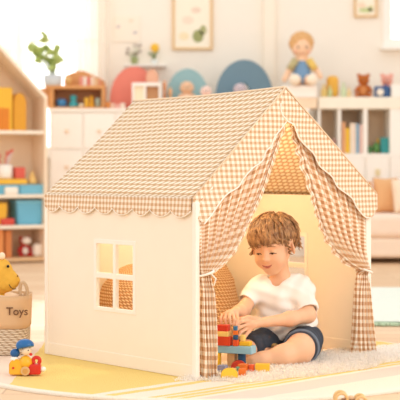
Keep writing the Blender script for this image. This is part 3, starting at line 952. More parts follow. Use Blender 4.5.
# tower
block(227, 352, 238, 362, 5.205, .035, TANW, 'plain wooden block holding up the pale blue plank', zb=G, zt=Z1)
block(238, 353, 246, 361, 5.19, .032, NVY, 'navy blue round peg under the pale blue plank', shape='cyl', zb=G, zt=Z1)
block(215.5, 346, 221.5, 363, 5.20, .03, YLW, 'tall yellow-orange block upright beside the gingham curtain', zb=G, zt=Z1)
block(216, 345.6, 256.5, 353, 5.185, .055, LBL, 'long pale blue plank bridging the tower', zb=Z1, zt=Z2)
Z3 = zz(336.6, 5.2)
block(216.5, 336, 233, 346, 5.195, .035, RED, 'large red block lying on the pale blue plank', zb=Z2, zt=Z3)
block(232.5, 339, 239.5, 346, 5.182, .022, M((226, 88, 46), .4), 'small red-orange block under the upright stack of blue and orange', zb=Z2, zt=zz(339.4, 5.2))
block(239, 341.5, 252.5, 347, 5.185, .03, YLW, 'yellow block at the right end of the pale blue plank', zb=Z2, zt=zz(341.3, 5.2))
Z4 = zz(331.4, 5.2)
block(217, 331, 231, 336.6, 5.197, .032, PALEY, 'thin pale yellow block between two red blocks in the tower', zb=Z3, zt=Z4)
block(217, 324.5, 230.5, 331.4, 5.199, .030, M((218, 62, 40), .4), 'red block topmost on the tower by the curtain', zb=Z4, zt=zz(325, 5.2))
block(240, 333, 246, 341.3, 5.195, .02, PALEY, 'pale yellow block standing on the yellow block under the hand', zb=zz(341.3, 5.2), zt=zz(335, 5.2))
block(233, 334.4, 238.5, 339.4, 5.185, .018, NVY, 'dark blue cube at the foot of the upright little stack', zb=zz(339.4, 5.2), zt=zz(334.6, 5.2), rz=-15)
block(233, 330.4, 238.5, 334.6, 5.185, .018, ORG, 'orange cube between two blue cubes in the little stack', zb=zz(334.6, 5.2), zt=zz(330.2, 5.2), rz=-15)
block(233.2, 325, 238, 330.2, 5.186, .016, M((58, 118, 160), .4), 'blue cube held between the fingertips', zb=zz(330.2, 5.2), zt=zz(325.8, 5.2), rz=-15)
# loose on the sheepskin
block(231, 361, 246.5, 370, 5.15, .03, M((206, 66, 44), .4), 'red arched block behind the orange block', shape='arch', zb=G)
block(237.5, 363, 249.5, 372, 5.10, .035, ORG, 'orange block lying on the sheepskin before the red arch', zb=G, zt=G + .034)
block(248.5, 363.5, 255, 372, 5.105, .022, M((232, 98, 50), .4), 'red-orange cube beside the big yellow block', zb=G, zt=G + .032)
block(255, 363.4, 270.5, 372.6, 5.105, .034, YLW, 'big yellow block on the sheepskin by the bare shin', zb=G, zt=G + .034, rz=-8)
block(221, 369.3, 238, 378, 5.00, .03, M((250, 200, 60), .4), 'yellow arched block nearest the gingham curtain foot', shape='arch', zb=G - .002, zt=G + .033)
block(238.3, 369, 246.5, 376.5, 5.03, .025, ORG, 'small orange cube right of the yellow arched block', zb=G, zt=G + .028, rz=-10)
block(217, 364.5, 228, 370.5, 5.10, .028, LAV, 'grey-lavender block by the foot of the curtain', zb=G, zt=G + .030)
block(226.5, 366, 237, 370.5, 5.07, .018, TANW, 'thin plain wooden slab behind the yellow arched block', zb=G, zt=G + .024)
block(235.5, 365.5, 240, 370.5, 5.085, .014, GRN, 'small green block squeezed beside the thin wooden slab', zb=G, zt=G + .027)

# ------------------------------------------------------------------ rolling toy with a capped rider
d = 5.10; pxs = d / FPX
rt = thing('rolling_toy', 'yellow and red wooden rolling toy with a blue-capped round-headed rider', 'toy', (xx(25.5, d), d, .0135))
TB = M((40, 104, 166), .3); TR = M((216, 52, 38), .3); TY = M((246, 184, 50), .3); TWH = M((252, 244, 232), .35); TWD = wood('beech', (232, 190, 134), (216, 168, 112))
def rx(u): return (u - 25.5) * pxs
def rz_(v): return (376 - v) * pxs
mb = MB(); mb.arch(rx(9.5), rx(24), rz_(375), rz_(366), rz_(359.5), -.02, .02, bev=.004); mb.build('rear_body', TY, rt)
MB().lathe([(.0045, -.0225), (.0045, .0225)], mtx=Matrix.Translation((rx(14), 0, rz_(368))) @ Matrix.Rotation(R(90), 4, 'X'), seg=16).build('stud', TR, rt)
mb = MB(); mb.box(rx(24), rx(41), -.018, .018, rz_(375), rz_(364.5), .006, seg=3); fb = mb.build('front_body', TR, rt)
pts = []
for k in range(22):
    a = R(-60 + 300 * k / 21); pts.append((rx(36.5) + math.cos(a) * .0125, 0, rz_(361.5) + math.sin(a) * .0125))
MB().tube(pts, .0072, 12).build('curl', TR, rt)
MB().ball((rx(14.5), 0, rz_(359.8)), (.016, .017, .011)).build('white_hump', TWH, rt)
MB().ball((rx(43), 0, rz_(370)), (.012, .012, .010)).build('white_nose', TWH, rt)
for y_ in (-.026, .020):
    w = MB().lathe([(.0155, 0), (.0172, .0015), (.0172, .0055), (.0155, .007)], mtx=Matrix.Translation((rx(26), y_ + .007, rz_(371))) @ Matrix.Rotation(R(90), 4, 'X'), seg=28).build('wheel', TWD, rt)
    MB().lathe([(.010, -.001), (.010, .008)], mtx=Matrix.Translation((rx(26), y_ + .007, rz_(371))) @ Matrix.Rotation(R(90), 4, 'X'), seg=20).build('hub', M((214, 158, 86), .4), w)
MB().lathe([(.024, 0), (.027, .012), (.024, .026), (.015, .036), (.008, .040)], (rx(25.5), 0, rz_(367)), 24).build('rider_body', TY, rt)
hd = MB().ball((rx(26.5), -.004, rz_(351.5)), (.0185, .0185, .018)).build('rider_head', M((250, 222, 190), .4), rt)
MB().ball((rx(29), -.0195, rz_(350.5)), .0025, 10).build('rider_eye', M((30, 24, 22), .3), hd)
MB().ball((rx(31.2), -.010, rz_(354.8)), (.0065, .006, .0055), 14, Matrix.Identity(4)).build('beak', TR, hd)
sd = SDF((rx(25) - .06, -.05, rz_(362)), (rx(25) + .06, .05, rz_(338)), .0015)
sd.add(sd.ell((rx(25), .0, rz_(346.2)), (.0345, .030, .0250)))
sd.D = np.maximum(sd.D, -sd.plane((rx(25), 0, rz_(349.0)), (-.22, .25, 1)) )
sd.build('rider_cap', TB, rt, smooth=1)
MB().ball((rx(15.0), .004, rz_(354.0)), (.0190, .018, .0175)).build('cap_bun', M((34, 92, 150), .3), rt)

# ------------------------------------------------------------------ toy basket with a plush animal in it
d = 5.62
BX1 = xx(25.5, d); BW_ = .30; BD = .24; bz = zz(325, d); bt = zz(296.5, d)
bk = thing('toy_basket', 'square basket, tan fabric band over grey-white woven sides, lettered Toys', 'basket', (BX1 - BW_ / 2, d, .013))
LET = M((112, 74, 48), .7)
WV = woven('woven_paper_rope', (236, 218, 194), (176, 146, 118), .011, .03, .5)
BAND = M((222, 182, 140), .85, bump=.2, bscale=200)
def shell(z0, z1, off, fl=0, seg=10):
    """rounded-rectangle wall"""
    def f(i, j):
        a = 2 * math.pi * i; n_ = 5
        c, s_ = math.cos(a), math.sin(a)
        q = (abs(c) ** n_ + abs(s_) ** n_) ** (-1 / n_)
        z_ = z0 + (z1 - z0) * j
        g_ = 1 - .05 * (1 - z_ / bt) - fl
        return Vector(((BW_ / 2 + off) * q * c * g_, BD / 2 + (BD / 2 + off) * q * s_ * g_, z_)), (i * 2 * (BW_ + BD), z_)
    return f
mb = MB(); mb.grid(shell(0, bz - .010, 0), 96, 10)
mb.build('woven_body', WV, bk, solid=.008)
MB().grid(shell(bz - .03, bt - .013, .004), 96, 6).build('fabric_band', BAND, bk, solid=.006)
MB().box(-BW_ / 2 + .02, BW_ / 2 - .02, .02, BD - .02, .004, .012).build('basket_floor', WV, bk)
# rope handle
pts = [at(u, v, d + .05) - Vector(bk.location) for u, v in ((20.5, 299), (20, 292), (20.5, 285), (22.5, 282), (25.5, 284.5), (27.2, 290), (27, 297), (26.2, 300))]
pts = [Vector((p.x, p.y, p.z)) for p in pts]
sm = []
for k in range(41):
    t_k = k / 40 * (len(pts) - 1); i = min(int(t_k), len(pts) - 2); f_ = t_k - i
    p0, p1, p2, p3 = pts[max(i - 1, 0)], pts[i], pts[i + 1], pts[min(i + 2, len(pts) - 1)]
    sm.append(.5 * ((2 * p1) + (p2 - p0) * f_ + (2 * p0 - 5 * p1 + 4 * p2 - p3) * f_ ** 2 + (3 * p1 - p0 - 3 * p2 + p3) * f_ ** 3))
ROPE = M((214, 182, 146), .9)
mb = MB()
for ph in (0, 2.09, 4.19):
    mb.tube([p + Vector((.004 * math.cos(ph + k * 1.1), .004 * math.sin(ph + k * 1.1), .002 * math.sin(ph + k * 1.1))) for k, p in enumerate(sm)], .0042, 6)
mb.build('rope_handle', ROPE, bk)
def text(s_, name, size, mat, parent, loc, rot, depth=.0008):
    c = bpy.data.curves.new(name, 'FONT'); c.body = s_; c.size = size; c.align_x = 'CENTER'; c.align_y = 'CENTER'; c.extrude = depth; c.offset = size * .012
    tmp = bpy.data.objects.new('tmp', c); COL.objects.link(tmp)
    dg = bpy.context.evaluated_depsgraph_get(); me = bpy.data.meshes.new_from_object(tmp.evaluated_get(dg))
    bpy.data.objects.remove(tmp); me.materials.clear()
    o = link(name, me, mat, parent); o.location = loc; o.rotation_euler = rot
    return o
text('Toys', 'lettering', .046, LET, bk, (at(17.5, 311, d).x - bk.location.x, -.0088, at(0, 311.5, d).z - .013), (R(90), 0, 0))

PL = M((232, 180, 76), .9, bump=.5, bscale=160, var=.10, vscale=40, spec=.1)
d = 5.70
O = Vector((xx(-4, d), d, .09))
pt = thing('plush_animal', 'mustard yellow plush animal with stitched smile peeking out of the basket', 'plush toy', O)
pp = lambda u, v, dd=0: at(u, v, d + dd) - O
lo_ = pp(-40, 325); hi_ = pp(26, 242)
s1 = SDF((lo_.x, -.11, lo_.z), (hi_.x, .11, hi_.z), .0028)
s1.add(s1.ell(tuple(pp(-2, 272)), (.062, .060, .062)))
s1.add(s1.ell(tuple(pp(10.5, 280.5, -.012)), (.040, .036, .036)), .03)
s1.add(s1.ell(tuple(pp(4, 285, -.012)), (.036, .034, .030)), .03)
s1.add(s1.ell(tuple(pp(-6, 312)), (.070, .065, .085)), .03)
s1.add(s1.cone(tuple(pp(-12, 262, .01)), tuple(pp(-20, 252, .015)), .020, .016), .012)
s1.D = s1.D + .0008 * np.sin(200 * s1.X) * np.sin(210 * s1.Z)
s1.build('body', PL, pt, smooth=1)
MB().ball(tuple(pp(8, 266.3, -.046)), (.0062, .005, .0066), 14).build('eye', M((28, 20, 16), .15), pt)
MB().ball(tuple(pp(2, 256, -.02)), (.014, .014, .016), 16).build('horn', M((250, 226, 196), .9), pt)
MB().tube([pp(u, v, dy) for u, v, dy in ((8.5, 283.5, -.049), (10.5, 287, -.049), (13.2, 289.2, -.047), (16, 288.8, -.042))], .0018, 6).build('smile', M((84, 52, 34), .8), pt)
MB().ball(tuple(pp(17.6, 276, -.033)), (.0035, .003, .004), 10).build('nostril', M((150, 104, 48), .8), pt)
# cloth in the basket
mb = MB()
mb.grid(lambda i, j: (Vector((-.125 + .25 * i, .025 + .19 * j, bt - .028 + .012 * math.sin(9 * i + 2) * math.cos(7 * j))), (i, j)), 24, 18)
o = mb.build('folded_cloth', M((244, 214, 180), .9), solid=.012)
o.location = bk.location; tag(o, 'cream cloth rumpled around the plush animal inside the basket', 'cloth')

# ------------------------------------------------------------------ wooden pull toy cut by the lower frame edge
d = 4.47
pu = thing('pull_toy', 'small wooden pull toy with ring wheels on the floor before the rug', 'toy', (xx(350, d), d, .0))
RW_ = wood('beech_ring', (240, 200, 140), (226, 180, 116))
for (u, v, r_) in ((341, 398.5, .0195), (360.5, 401, .0175)):
    c = at(u, v, d) - Vector(pu.location)
    for yy in (-.02, .026):
        MB().tube([(c.x + r_ * math.cos(2 * math.pi * k / 28), yy, max(r_ + .004, c.z) + r_ * math.sin(2 * math.pi * k / 28)) for k in range(28)], .0048, 8, closed=True).build('ring_wheel', RW_, pu)
    MB().tube([(c.x, -.02, r_ + .006), (c.x, .026, r_ + .006)], .004, 8).build('axle', TWD, pu)
MB().box(-.028, .03, -.012, .018, .016, .034, .005).build('body', M((150, 104, 72), .5), pu)
MB().ball((.004, .003, .036), (.011, .011, .009), 14).build('bead', M((228, 190, 150), .4), pu)

# ------------------------------------------------------------------ mint rug on the far right
m, n = base_mat('mint_wool', .95)
n.L.new(n.mix(n.noise(22), lin((246, 247, 236)), lin((236, 243, 230))), n.b.inputs['Base Color']); n.bump(n.noise(70), .9, .01)
def mint(i, j):
    return Vector((.84 + 1.5 * i + .01 * math.sin(60 * j), 6.78 + 1.9 * j + .01 * math.sin(40 * i), .022 + .005 * math.sin(50 * i) * math.sin(47 * j))), (i, j)
ro = thing('shaggy_rug', 'pale mint shaggy rug with fringed edge on the floor behind the tent', 'rug', (0, 0, 0))
mb = MB(); mb.box(.84, 2.34, 6.78, 8.68, .001, .016, .006); mb.grid(mint, 40, 40)
mb.build('pile', m, ro)
rng = random.Random(5); mb = MB()
for k in range(420):
    x_ = .84 + 1.5 * rng.random(); l_ = rng.uniform(.03, .05)
    mb.tube([(x_, 6.785, .018), (x_ + rng.uniform(-.01, .01), 6.785 - l_ * .6, .014), (x_ + rng.uniform(-.015, .015), 6.785 - l_, .004)], [.004, .0035, .002], 5)
fr = mb.build('fringe', M((196, 216, 186), .95), ro); fr['kind'] = 'stuff'


# ------------------------------------------------------------------ house-shaped shelf on the left
SHW = M((250, 226, 198), .55, var=.02); TRIMW = M((252, 238, 218), .5, var=.02)
d = 11.2; SC = d / FPX
HA = R(24)
hs = thing('house_shelf', 'cream house-shaped toy shelf with sloping roof beside the window', 'shelf', (xx(47.5, d), d, 0), HA)
# local x runs left (negative) along the front, y runs back
W_ = .86; DP = .36; T = .026
zs = [zz(259, d), zz(226.5, d), zz(196, d), zz(132.5, d)]
ev = zz(97, d); pk = ev + W_ / 2 * 1.05
MB().box(-T, 0, 0, DP, 0, ev + .01, .004).build('side_panel', SHW, hs)
MB().box(-W_, -W_ + T, 0, DP, 0, ev + .01, .004).build('side_panel', SHW, hs)
for s in (0, 1):
    p0, p1 = (0.0, ev), (-W_ / 2, pk)
    if s: p0 = (-W_, ev)
    dn = Vector((0, -T * 1.4))
    poly = [(p0[0], p0[1]), (p1[0], p1[1]), (p1[0], p1[1] - T * 1.5), (p0[0] + (-T if not s else T), p0[1] - T * .4)]
    MB().prism(poly, -.004, DP, bev=.002).build('roof_board', TRIMW, hs)
for z_ in zs:
    MB().box(-W_ + T, -T, .006, DP - .012, z_ - .014, z_ + .014, .003).build('shelf_board', OAK if z_ == zs[0] else TRIMW, hs)
MB().box(-W_ + T, -T, DP - .012, DP, .02, ev, 0).build('back_panel', M((248, 222, 192), .6, var=.02), hs)
MB().prism([(-T, ev), (-W_ / 2, pk - T * 1.4), (-W_ + T, ev)], DP - .012, DP).build('back_gable', M((248, 222, 192), .6, var=.02), hs)
HMX = Matrix.Translation(hs.location) @ Matrix.Rotation(HA, 4, 'Z')
SG = 'toys on the house-shaped shelf'
def on_shelf(u0, v0, u1, v1, back, dep, zf, mat, name, label, cat, bev=.008, extra=None):
    """a thing standing on a board of the house shelf, back metres behind its front"""
    o_ = hs.location
    def lx(u):
        dx = (u - 200) / FPX      # ray meets the plane y_local = back
        c, s_ = math.cos(HA), math.sin(HA)
        # P = o + x(c,s) + back(-s,c);  P.x = dx P.y
        return (dx * (o_.y + back * c) - o_.x + back * s_) / (c - dx * s_)
    x0, x1 = lx(u0), lx(u1); dd = d + back
    h_ = (v1 - v0) * dd / FPX
    w = x1 - x0
    e = bpy.data.objects.new(name, None)
    mb = MB()
    if extra == 'arch': mb.arch(-w / 2, w / 2, 0, h_ * .72, h_, 0, dep, bev=.004)
    elif extra == 'cyl': mb.lathe([(w / 2 * .85, 0), (w / 2, h_ * .1), (w / 2, h_)], (0, w / 2, 0), 24)
    elif extra == 'bin': mb.prism([(-w / 2 * .9, 0), (w / 2 * .9, 0), (w / 2, h_), (-w / 2, h_)], 0, dep, bev=.008)
    elif extra == 'cone': mb.lathe([(w / 2, 0), (w / 2, h_ * .2), (w * .1, h_)], (0, w / 2, 0), 20)
    else: mb.box(-w / 2, w / 2, 0, dep, 0, h_, min(bev, h_ / 3, w / 3))
    o = mb.build(name, mat)
    o.matrix_world = HMX @ Matrix.Translation(((x0 + x1) / 2, back, zf))
    return tag(o, label, cat, SG), w, h_
z3, z2, z1_, z0_ = zs[3] + .0145, zs[2] + .0145, zs[1] + .0145, zs[0] + .0145
GLD = M((240, 184, 54), .45); GLD2 = M((226, 160, 44), .45)
o, w, h_ = on_shelf(-14, 88, 12.5, 130.5, .06, .20, z3, GLD, 'play_house', 'yellow toy house box with an orange square doorway on the top board', 'toy', .006)
MB().box(-w * .40, w * .38, -.003, .004, .004, h_ * .52, .002).build('doorway', M((222, 130, 36), .5), o)
on_shelf(13.5, 93, 26.5, 130.5, .08, .18, z3, GLD2, 'toy_box', 'golden toy box with rounded top beside the yellow house box', 'toy', extra='arch')
o, w, h_ = on_shelf(-1, 166, 14.5, 180, .06, .1, z2 + .130, M((250, 240, 228), .5), 'toy_pot', 'white pot stuffed with red-tipped sticks', 'pot', extra='cyl')
rng = random.Random(2)
for k in range(5):
    a = rng.uniform(-.5, .5); b_ = rng.uniform(.07, .12)
    st = MB().tube([(a * .05, w / 2, h_ * .8), (a * .12, w / 2, h_ + b_ * .6), (a * .12 + .01, w / 2, h_ + b_)], .006, 8).build('stick', M([(238, 200, 190), (212, 82, 70), (206, 206, 200)][k % 3], .5), o)
    MB().ball((a * .12 + .01, w / 2, h_ + b_), .012, 12).build('tip', M((222, 84, 72), .4), st)
on_shelf(15.5, 168, 25.5, 179.5, .07, .1, z2 + .130, M((220, 96, 80), .5), 'toy_block', 'coral red box beside the white pot of sticks', 'toy')
on_shelf(-8, 179.5, 27, 184.5, .05, .2, z2 + .085, M((244, 190, 66), .5), 'book', 'flat yellow book lying on the blue boxes', 'book', .004)
on_shelf(29, 171.5, 38, 184, .07, .1, z2 + .085, M((238, 196, 120), .5), 'stacking_toy', 'little cone-shaped stacking toy on the blue box', 'toy', extra='cone')
on_shelf(-8, 184.5, 19.5, 194, .04, .22, z2, M((112, 182, 206), .5), 'storage_box', 'low blue box under the flat yellow book', 'box')
o, w, h_ = on_shelf(20, 184.5, 44, 194, .04, .2, z2, M((120, 188, 212), .5), 'storage_box', 'low blue box under the cone-shaped stacking toy', 'box')
on_shelf(5, 186.5, 18.5, 194, .008, .03, z2, M((250, 240, 226), .5), 'toy_car', 'small white toy lying before the blue boxes', 'toy', .012)
on_shelf(-12, 200, 7.5, 222, .06, .22, z1_, GLD, 'storage_bin', 'yellow bin on the middle board beside the blue bin', 'bin', extra='bin')
o, w, h_ = on_shelf(16.5, 198.5, 43, 223, .06, .22, z1_, M((112, 184, 212), .5), 'storage_bin', 'large pale blue bin on the middle board', 'bin', extra='bin')
MB().box(-w / 2 - .004, w / 2 + .004, -.004, .224, h_ - .022, h_, .004).build('rim', M((132, 198, 222), .5), o)
on_shelf(1, 218, 15, 225, .01, .04, z1_, M((214, 78, 64), .5), 'toy_car', 'red toy lying before the yellow bin', 'toy', .014)
on_shelf(-12, 231, 4, 259, .06, .22, z0_, M((232, 148, 84), .5), 'toy_crate', 'tall orange crate on the lowest board of the shelf', 'crate')
on_shelf(5.5, 232, 12, 259, .06, .22, z0_, M((214, 130, 72), .5), 'toy_crate', 'narrow brown-orange crate beside the tall orange one', 'crate')
def plush(name, label, d_, u, vb, hpx, col, belly, ears=True, group=None, parent_z=None, face=None, rz=0):
    """sitting plush animal hpx picture rows high"""
    H = hpx * d_ / FPX; z0q = zz(vb, d_) if parent_z is None else parent_z
    t_ = thing(name, label, 'plush toy', (xx(u, d_), d_, z0q), rz, group)
    q = SDF((-.5 * H, -.42 * H, -.01 * H), (.5 * H, .42 * H, 1.06 * H), H / 44)
    q.add(q.ell((0, .04 * H, .27 * H), (.24 * H, .21 * H, .27 * H)))
    q.add(q.ell((0, 0, .70 * H), (.235 * H, .21 * H, .215 * H)), .06 * H)
    q.add(q.ell((0, -.18 * H, .65 * H), (.10 * H, .08 * H, .08 * H)), .04 * H)
    for s in (-1, 1):
        q.add(q.cone((s * .16 * H, -.02 * H, .09 * H), (s * .27 * H, -.26 * H, .085 * H), .085 * H, .085 * H), .03 * H)
        q.add(q.cone((s * .2 * H, 0, .42 * H), (s * .31 * H, -.10 * H, .24 * H), .08 * H, .065 * H), .03 * H)
        if ears: q.add(q.ell((s * .185 * H, .02 * H, .89 * H), (.085 * H, .05 * H, .085 * H)), .02 * H)
    q.build('body', M(col, .9, bump=.4, bscale=150, var=.1, vscale=30, spec=.1), t_, smooth=1)
    MB().ball((0, -.165 * H, .27 * H), (.15 * H, .05 * H, .18 * H), 18).build('belly', M(belly, .9), t_)
    for s in (-1, 1): MB().ball((s * .085 * H, -.195 * H, .745 * H), .022 * H, 10).build('eye', M((40, 28, 22), .2), t_)
    MB().ball((0, -.25 * H, .675 * H), (.035 * H, .025 * H, .025 * H), 10).build('nose', M((70, 42, 32), .3), t_)
    return t_
pz = z0_
pl_ = plush('plush_toy', 'red and white plush sitting on the lowest board of the house shelf', d + .12, 24.5, 259, 21, (206, 62, 58), (250, 238, 226), group=SG, parent_z=pz, rz=.4)
MB().ball((0, -.06, .135), (.042, .03, .032), 16).build('white_face', M((250, 238, 226), .9), pl_)
on_shelf(34.5, 246, 43, 259, .08, .1, z0_, M((250, 236, 220), .6), 'toy_ball', 'white round toy beside the red and white plush', 'toy', .03)

# ------------------------------------------------------------------ dresser by the window and a matching cabinet along the wall
def dresser(u0, u1, d_, vtop, label, ncol, knobs=True):
    x0, x1 = xx(u0, d_), xx(u1, d_); H = zz(vtop, d_); D = .44; W = x1 - x0
    t_ = thing('dresser', label, 'dresser', ((x0 + x1) / 2, d_, 0))
    MB().box(-W / 2 + .01, W / 2 - .01, .012, D, 0, H - .03, .004).build('carcass', WHITE, t_)
    MB().box(-W / 2, W / 2, -.012, D, H - .03, H, .006).build('top', WHITE, t_)
    cw = (W - .04) / ncol; rows = [(.05, .33), (.345, .63), (.645, .94), (.955, H - .045)]
    for c in range(ncol):
        for (a, b_) in rows:
            xa = -W / 2 + .02 + c * cw
            dr = MB().box(xa + .006, xa + cw - .006, -.006, .012, a, b_, .004).build('drawer', M((252, 245, 236), .5, var=.02), t_)
            MB().ball((xa + cw / 2, -.020, (a + b_) / 2), (.017, .014, .017), 14).build('knob', M((244, 214, 184), .4), dr)
    return t_
DD = 11.95
dresser(48.5, 150, DD, 108.5, 'white chest of drawers under the wooden toy rack', 3)
dresser(151.5, 310, DD, 108.5, 'white low chest behind the tent roof carrying the arch toys', 4)
TOPZ = zz(108.5, DD)
DG = 'toys on the white chest'
# honey wood rack on the dresser
d = DD + .06; s_ = d / FPX
def hx(u): return (u - 76.5) * s_
def hz(v): return (108.5 - v) * s_
rk = thing('toy_rack', 'honey-coloured wooden toy rack with a wavy top on the white chest', 'rack', (xx(76.5, d), d, TOPZ))
MB().box(hx(49.5), hx(104.5), 0, .26, 0, hz(106.6), .003).build('bottom_board', ORANGEW, rk)
MB().box(hx(45), hx(104.5), -.004, .26, hz(88.5), hz(85.2), .003).build('top_board', ORANGEW, rk)
MB().box(hx(49.5), hx(53.5), 0, .26, hz(106.6), hz(88.5), .003).build('side_panel', ORANGEW, rk)
MB().box(hx(101.5), hx(104.5), 0, .26, hz(106.6), hz(88.5), .003).build('side_panel', ORANGEW, rk)
MB().box(hx(53.5), hx(101.5), .245, .26, hz(106.6), hz(88.5)).build('back_panel', M((206, 150, 108), .6), rk)
poly = [(hx(62), hz(85.2)), (hx(62), hz(73.5))] + [(hx(62 + 42.5 * k / 16), hz(73.2 - 4.6 * math.sin(math.pi * min(1, k / 16 * 1.35)) ** 1.5 + 13 * max(0, k / 16 - .62) ** 1.6 * 2.6)) for k in range(1, 16)] + [(hx(104.5), hz(85.2))]
MB().prism(poly, .235, .26, bev=.002).build('wavy_top', ORANGEW, rk)
MB().prism([(hx(40), hz(106.6)), (hx(49.4), hz(106.6)), (hx(49.4), hz(88.4)), (hx(40), hz(87))], .05, .26, bev=.003).build('end_panel', ORANGEW, rk)
def small(u0, v0, u1, v1, zf, mat, name, label, cat='toy', dep=.07, back=0.05, shape='box', group=DG, dd=None, bev=.006):
    dq = (dd or d) + back
    w = xx(u1, dq) - xx(u0, dq); h_ = (v1 - v0) * dq / FPX
    mb = MB()
    if shape == 'box': mb.box(-w / 2, w / 2, 0, dep, 0, h_, min(bev, w / 3, h_ / 3))
    elif shape == 'ball': mb.ball((0, w / 2, h_ / 2), (w / 2, w / 2, h_ / 2), 20)
    elif shape == 'cup': mb.lathe([(w * .36, 0), (w / 2, h_ * .2), (w / 2, h_ * .8), (w * .42, h_)], (0, w / 2, 0), 22)
    elif shape == 'bottle': mb.lathe([(w * .46, 0), (w / 2, h_ * .06), (w / 2, h_ * .55), (w * .22, h_ * .75), (w * .22, h_ * .95), (w * .2, h_)], (0, w / 2, 0), 22)
    elif shape == 'pawn': mb.lathe([(w / 2, 0), (w / 2, h_ * .15), (w * .3, h_ * .5), (w * .2, h_ * .6), (w * .36, h_ * .72), (w * .36, h_ * .85), (w * .15, h_)], (0, w / 2, 0), 22)
    o = mb.build(name, mat); o.location = (xx((u0 + u1) / 2, dq), dq, zf)
    return tag(o, label, cat, group)
ZB = TOPZ + hz(106.6) + .0005; ZT = TOPZ + hz(85.2) + .0005
small(56, 99, 66, 107, ZB, M((74, 142, 196), .35), 'toy_cup', 'blue cup in the left of the wooden rack', shape='cup', cat='cup')
small(67.5, 94.5, 78.5, 107, ZB, M((70, 170, 178), .35), 'toy_jar', 'teal round jar in the middle of the wooden rack', shape='pawn', cat='jar')
small(78.5, 103.5, 83.5, 107, ZB, M((244, 232, 204), .4), 'toy_cup', 'tiny cream cup before the teal jar', shape='cup', cat='cup', back=.02)
small(84.5, 97.5, 88.5, 107, ZB, M((240, 186, 60), .4), 'toy_block', 'tall yellow block in the wooden rack', cat='toy block')
small(88.7, 95.5, 94, 107, ZB, M((244, 178, 46), .4), 'toy_figure', 'yellow peg figure in the wooden rack', shape='pawn')
small(95, 98, 100.5, 107, ZB, M((176, 190, 172), .4), 'toy_cup', 'grey-green cup at the right of the wooden rack', shape='cup', cat='cup')
small(63.5, 75.5, 71.5, 85.3, ZT, M((222, 176, 110), .5), 'toy_clock', 'round wooden disc toy on top of the rack', shape='ball', back=.10)
for k, (c_, nm) in enumerate((((232, 150, 136), 'coral'), ((250, 236, 222), 'white'), ((226, 128, 112), 'deep coral'), ((246, 222, 200), 'cream'), ((236, 196, 150), 'tan'), ((222, 150, 110), 'rust'))):
    small(79.5 + 3.7 * k, 76 + (k > 3) * 2.0, 82.8 + 3.7 * k, 85.3, ZT, M(c_, .5), 'book', 'small %s book in the row on top of the rack' % nm, 'book', dep=.09, back=.08, bev=.003, group='little books on the rack')
small(105.8, 101, 110, 108.5, TOPZ, M((226, 150, 80), .5), 'toy_block', 'orange block next to the wooden rack', cat='toy block')
small(110.5, 102.5, 114.5, 108.5, TOPZ, M((240, 200, 176), .5), 'toy_block', 'peach block between the orange and pink ones', cat='toy block')
small(115, 103.5, 120, 108.5, TOPZ, M((236, 178, 164), .5), 'toy_block', 'pink block in the row beside the rack', cat='toy block')
small(120.5, 102.5, 125, 108.5, TOPZ, M((250, 232, 214), .5), 'toy_block', 'white block nearest the tent roof beside the rack', cat='toy block')
# potted plant on the rack
dq = DD + .14
pp_ = thing('potted_plant', 'leafy green plant in a pale grey pot by the window', 'plant', (xx(53, dq), dq, ZT))
pw = xx(63, dq) - xx(43.5, dq); ph = .100
MB().lathe([(pw * .42, 0), (pw * .46, .01), (pw * .5, ph), (pw * .46, ph), (pw * .44, ph - .012)], seg=28).build('pot', M((206, 210, 212), .5), pp_)
MB().lathe([(.002, ph - .014), (pw * .45, ph - .014)], seg=20, close=False).build('soil', M((120, 96, 70), .9), pp_)
LEAF = M((178, 194, 112), .5, var=.25, vscale=14)
rng = random.Random(8)
stems = MB(); leaves = MB()
tips = [(38, 60), (33, 47), (43, 34), (46, 40), (50, 52), (56, 57), (60, 60), (37, 54), (42, 50), (58, 49), (53, 64), (47, 60), (30, 48), (40, 57), (45, 47), (51, 60), (55, 67), (50, 68), (57, 52)]
for (u, v) in tips:
    q = at(u, v, dq + rng.uniform(-.08, .08)) - Vector(pp_.location)
    b0 = Vector((rng.uniform(-.02, .02), rng.uniform(-.02, .02), ph - .02)); mid = b0.lerp(q, .5) + Vector((0, 0, .03))
    stems.tube([b0, mid, q], .003, 6)
    for kk in range(3):
        dr = Vector((rng.uniform(-1, 1), rng.uniform(-.7, .7), rng.uniform(-.3, .8))).normalized(); L_ = rng.uniform(.06, .105)
        sd_ = dr.cross(Vector((rng.uniform(-.4, .4), 1, rng.uniform(-.3, .3)))).normalized()
        def lf(i, j, q=q, dr=dr, sd_=sd_, L_=L_):
            w_ = L_ * .34 * math.sin(math.pi * min(1, max(.02, i)) ** .8)
            return q + dr * L_ * (i - .25) + sd_ * w_ * (j * 2 - 1) + Vector((0, 0, -.02 * i * i)), (i, j)
        leaves.grid(lf, 6, 2)
stems.build('stems', M((126, 140, 72), .6), pp_); leaves.build('foliage', LEAF, pp_, solid=.0015)

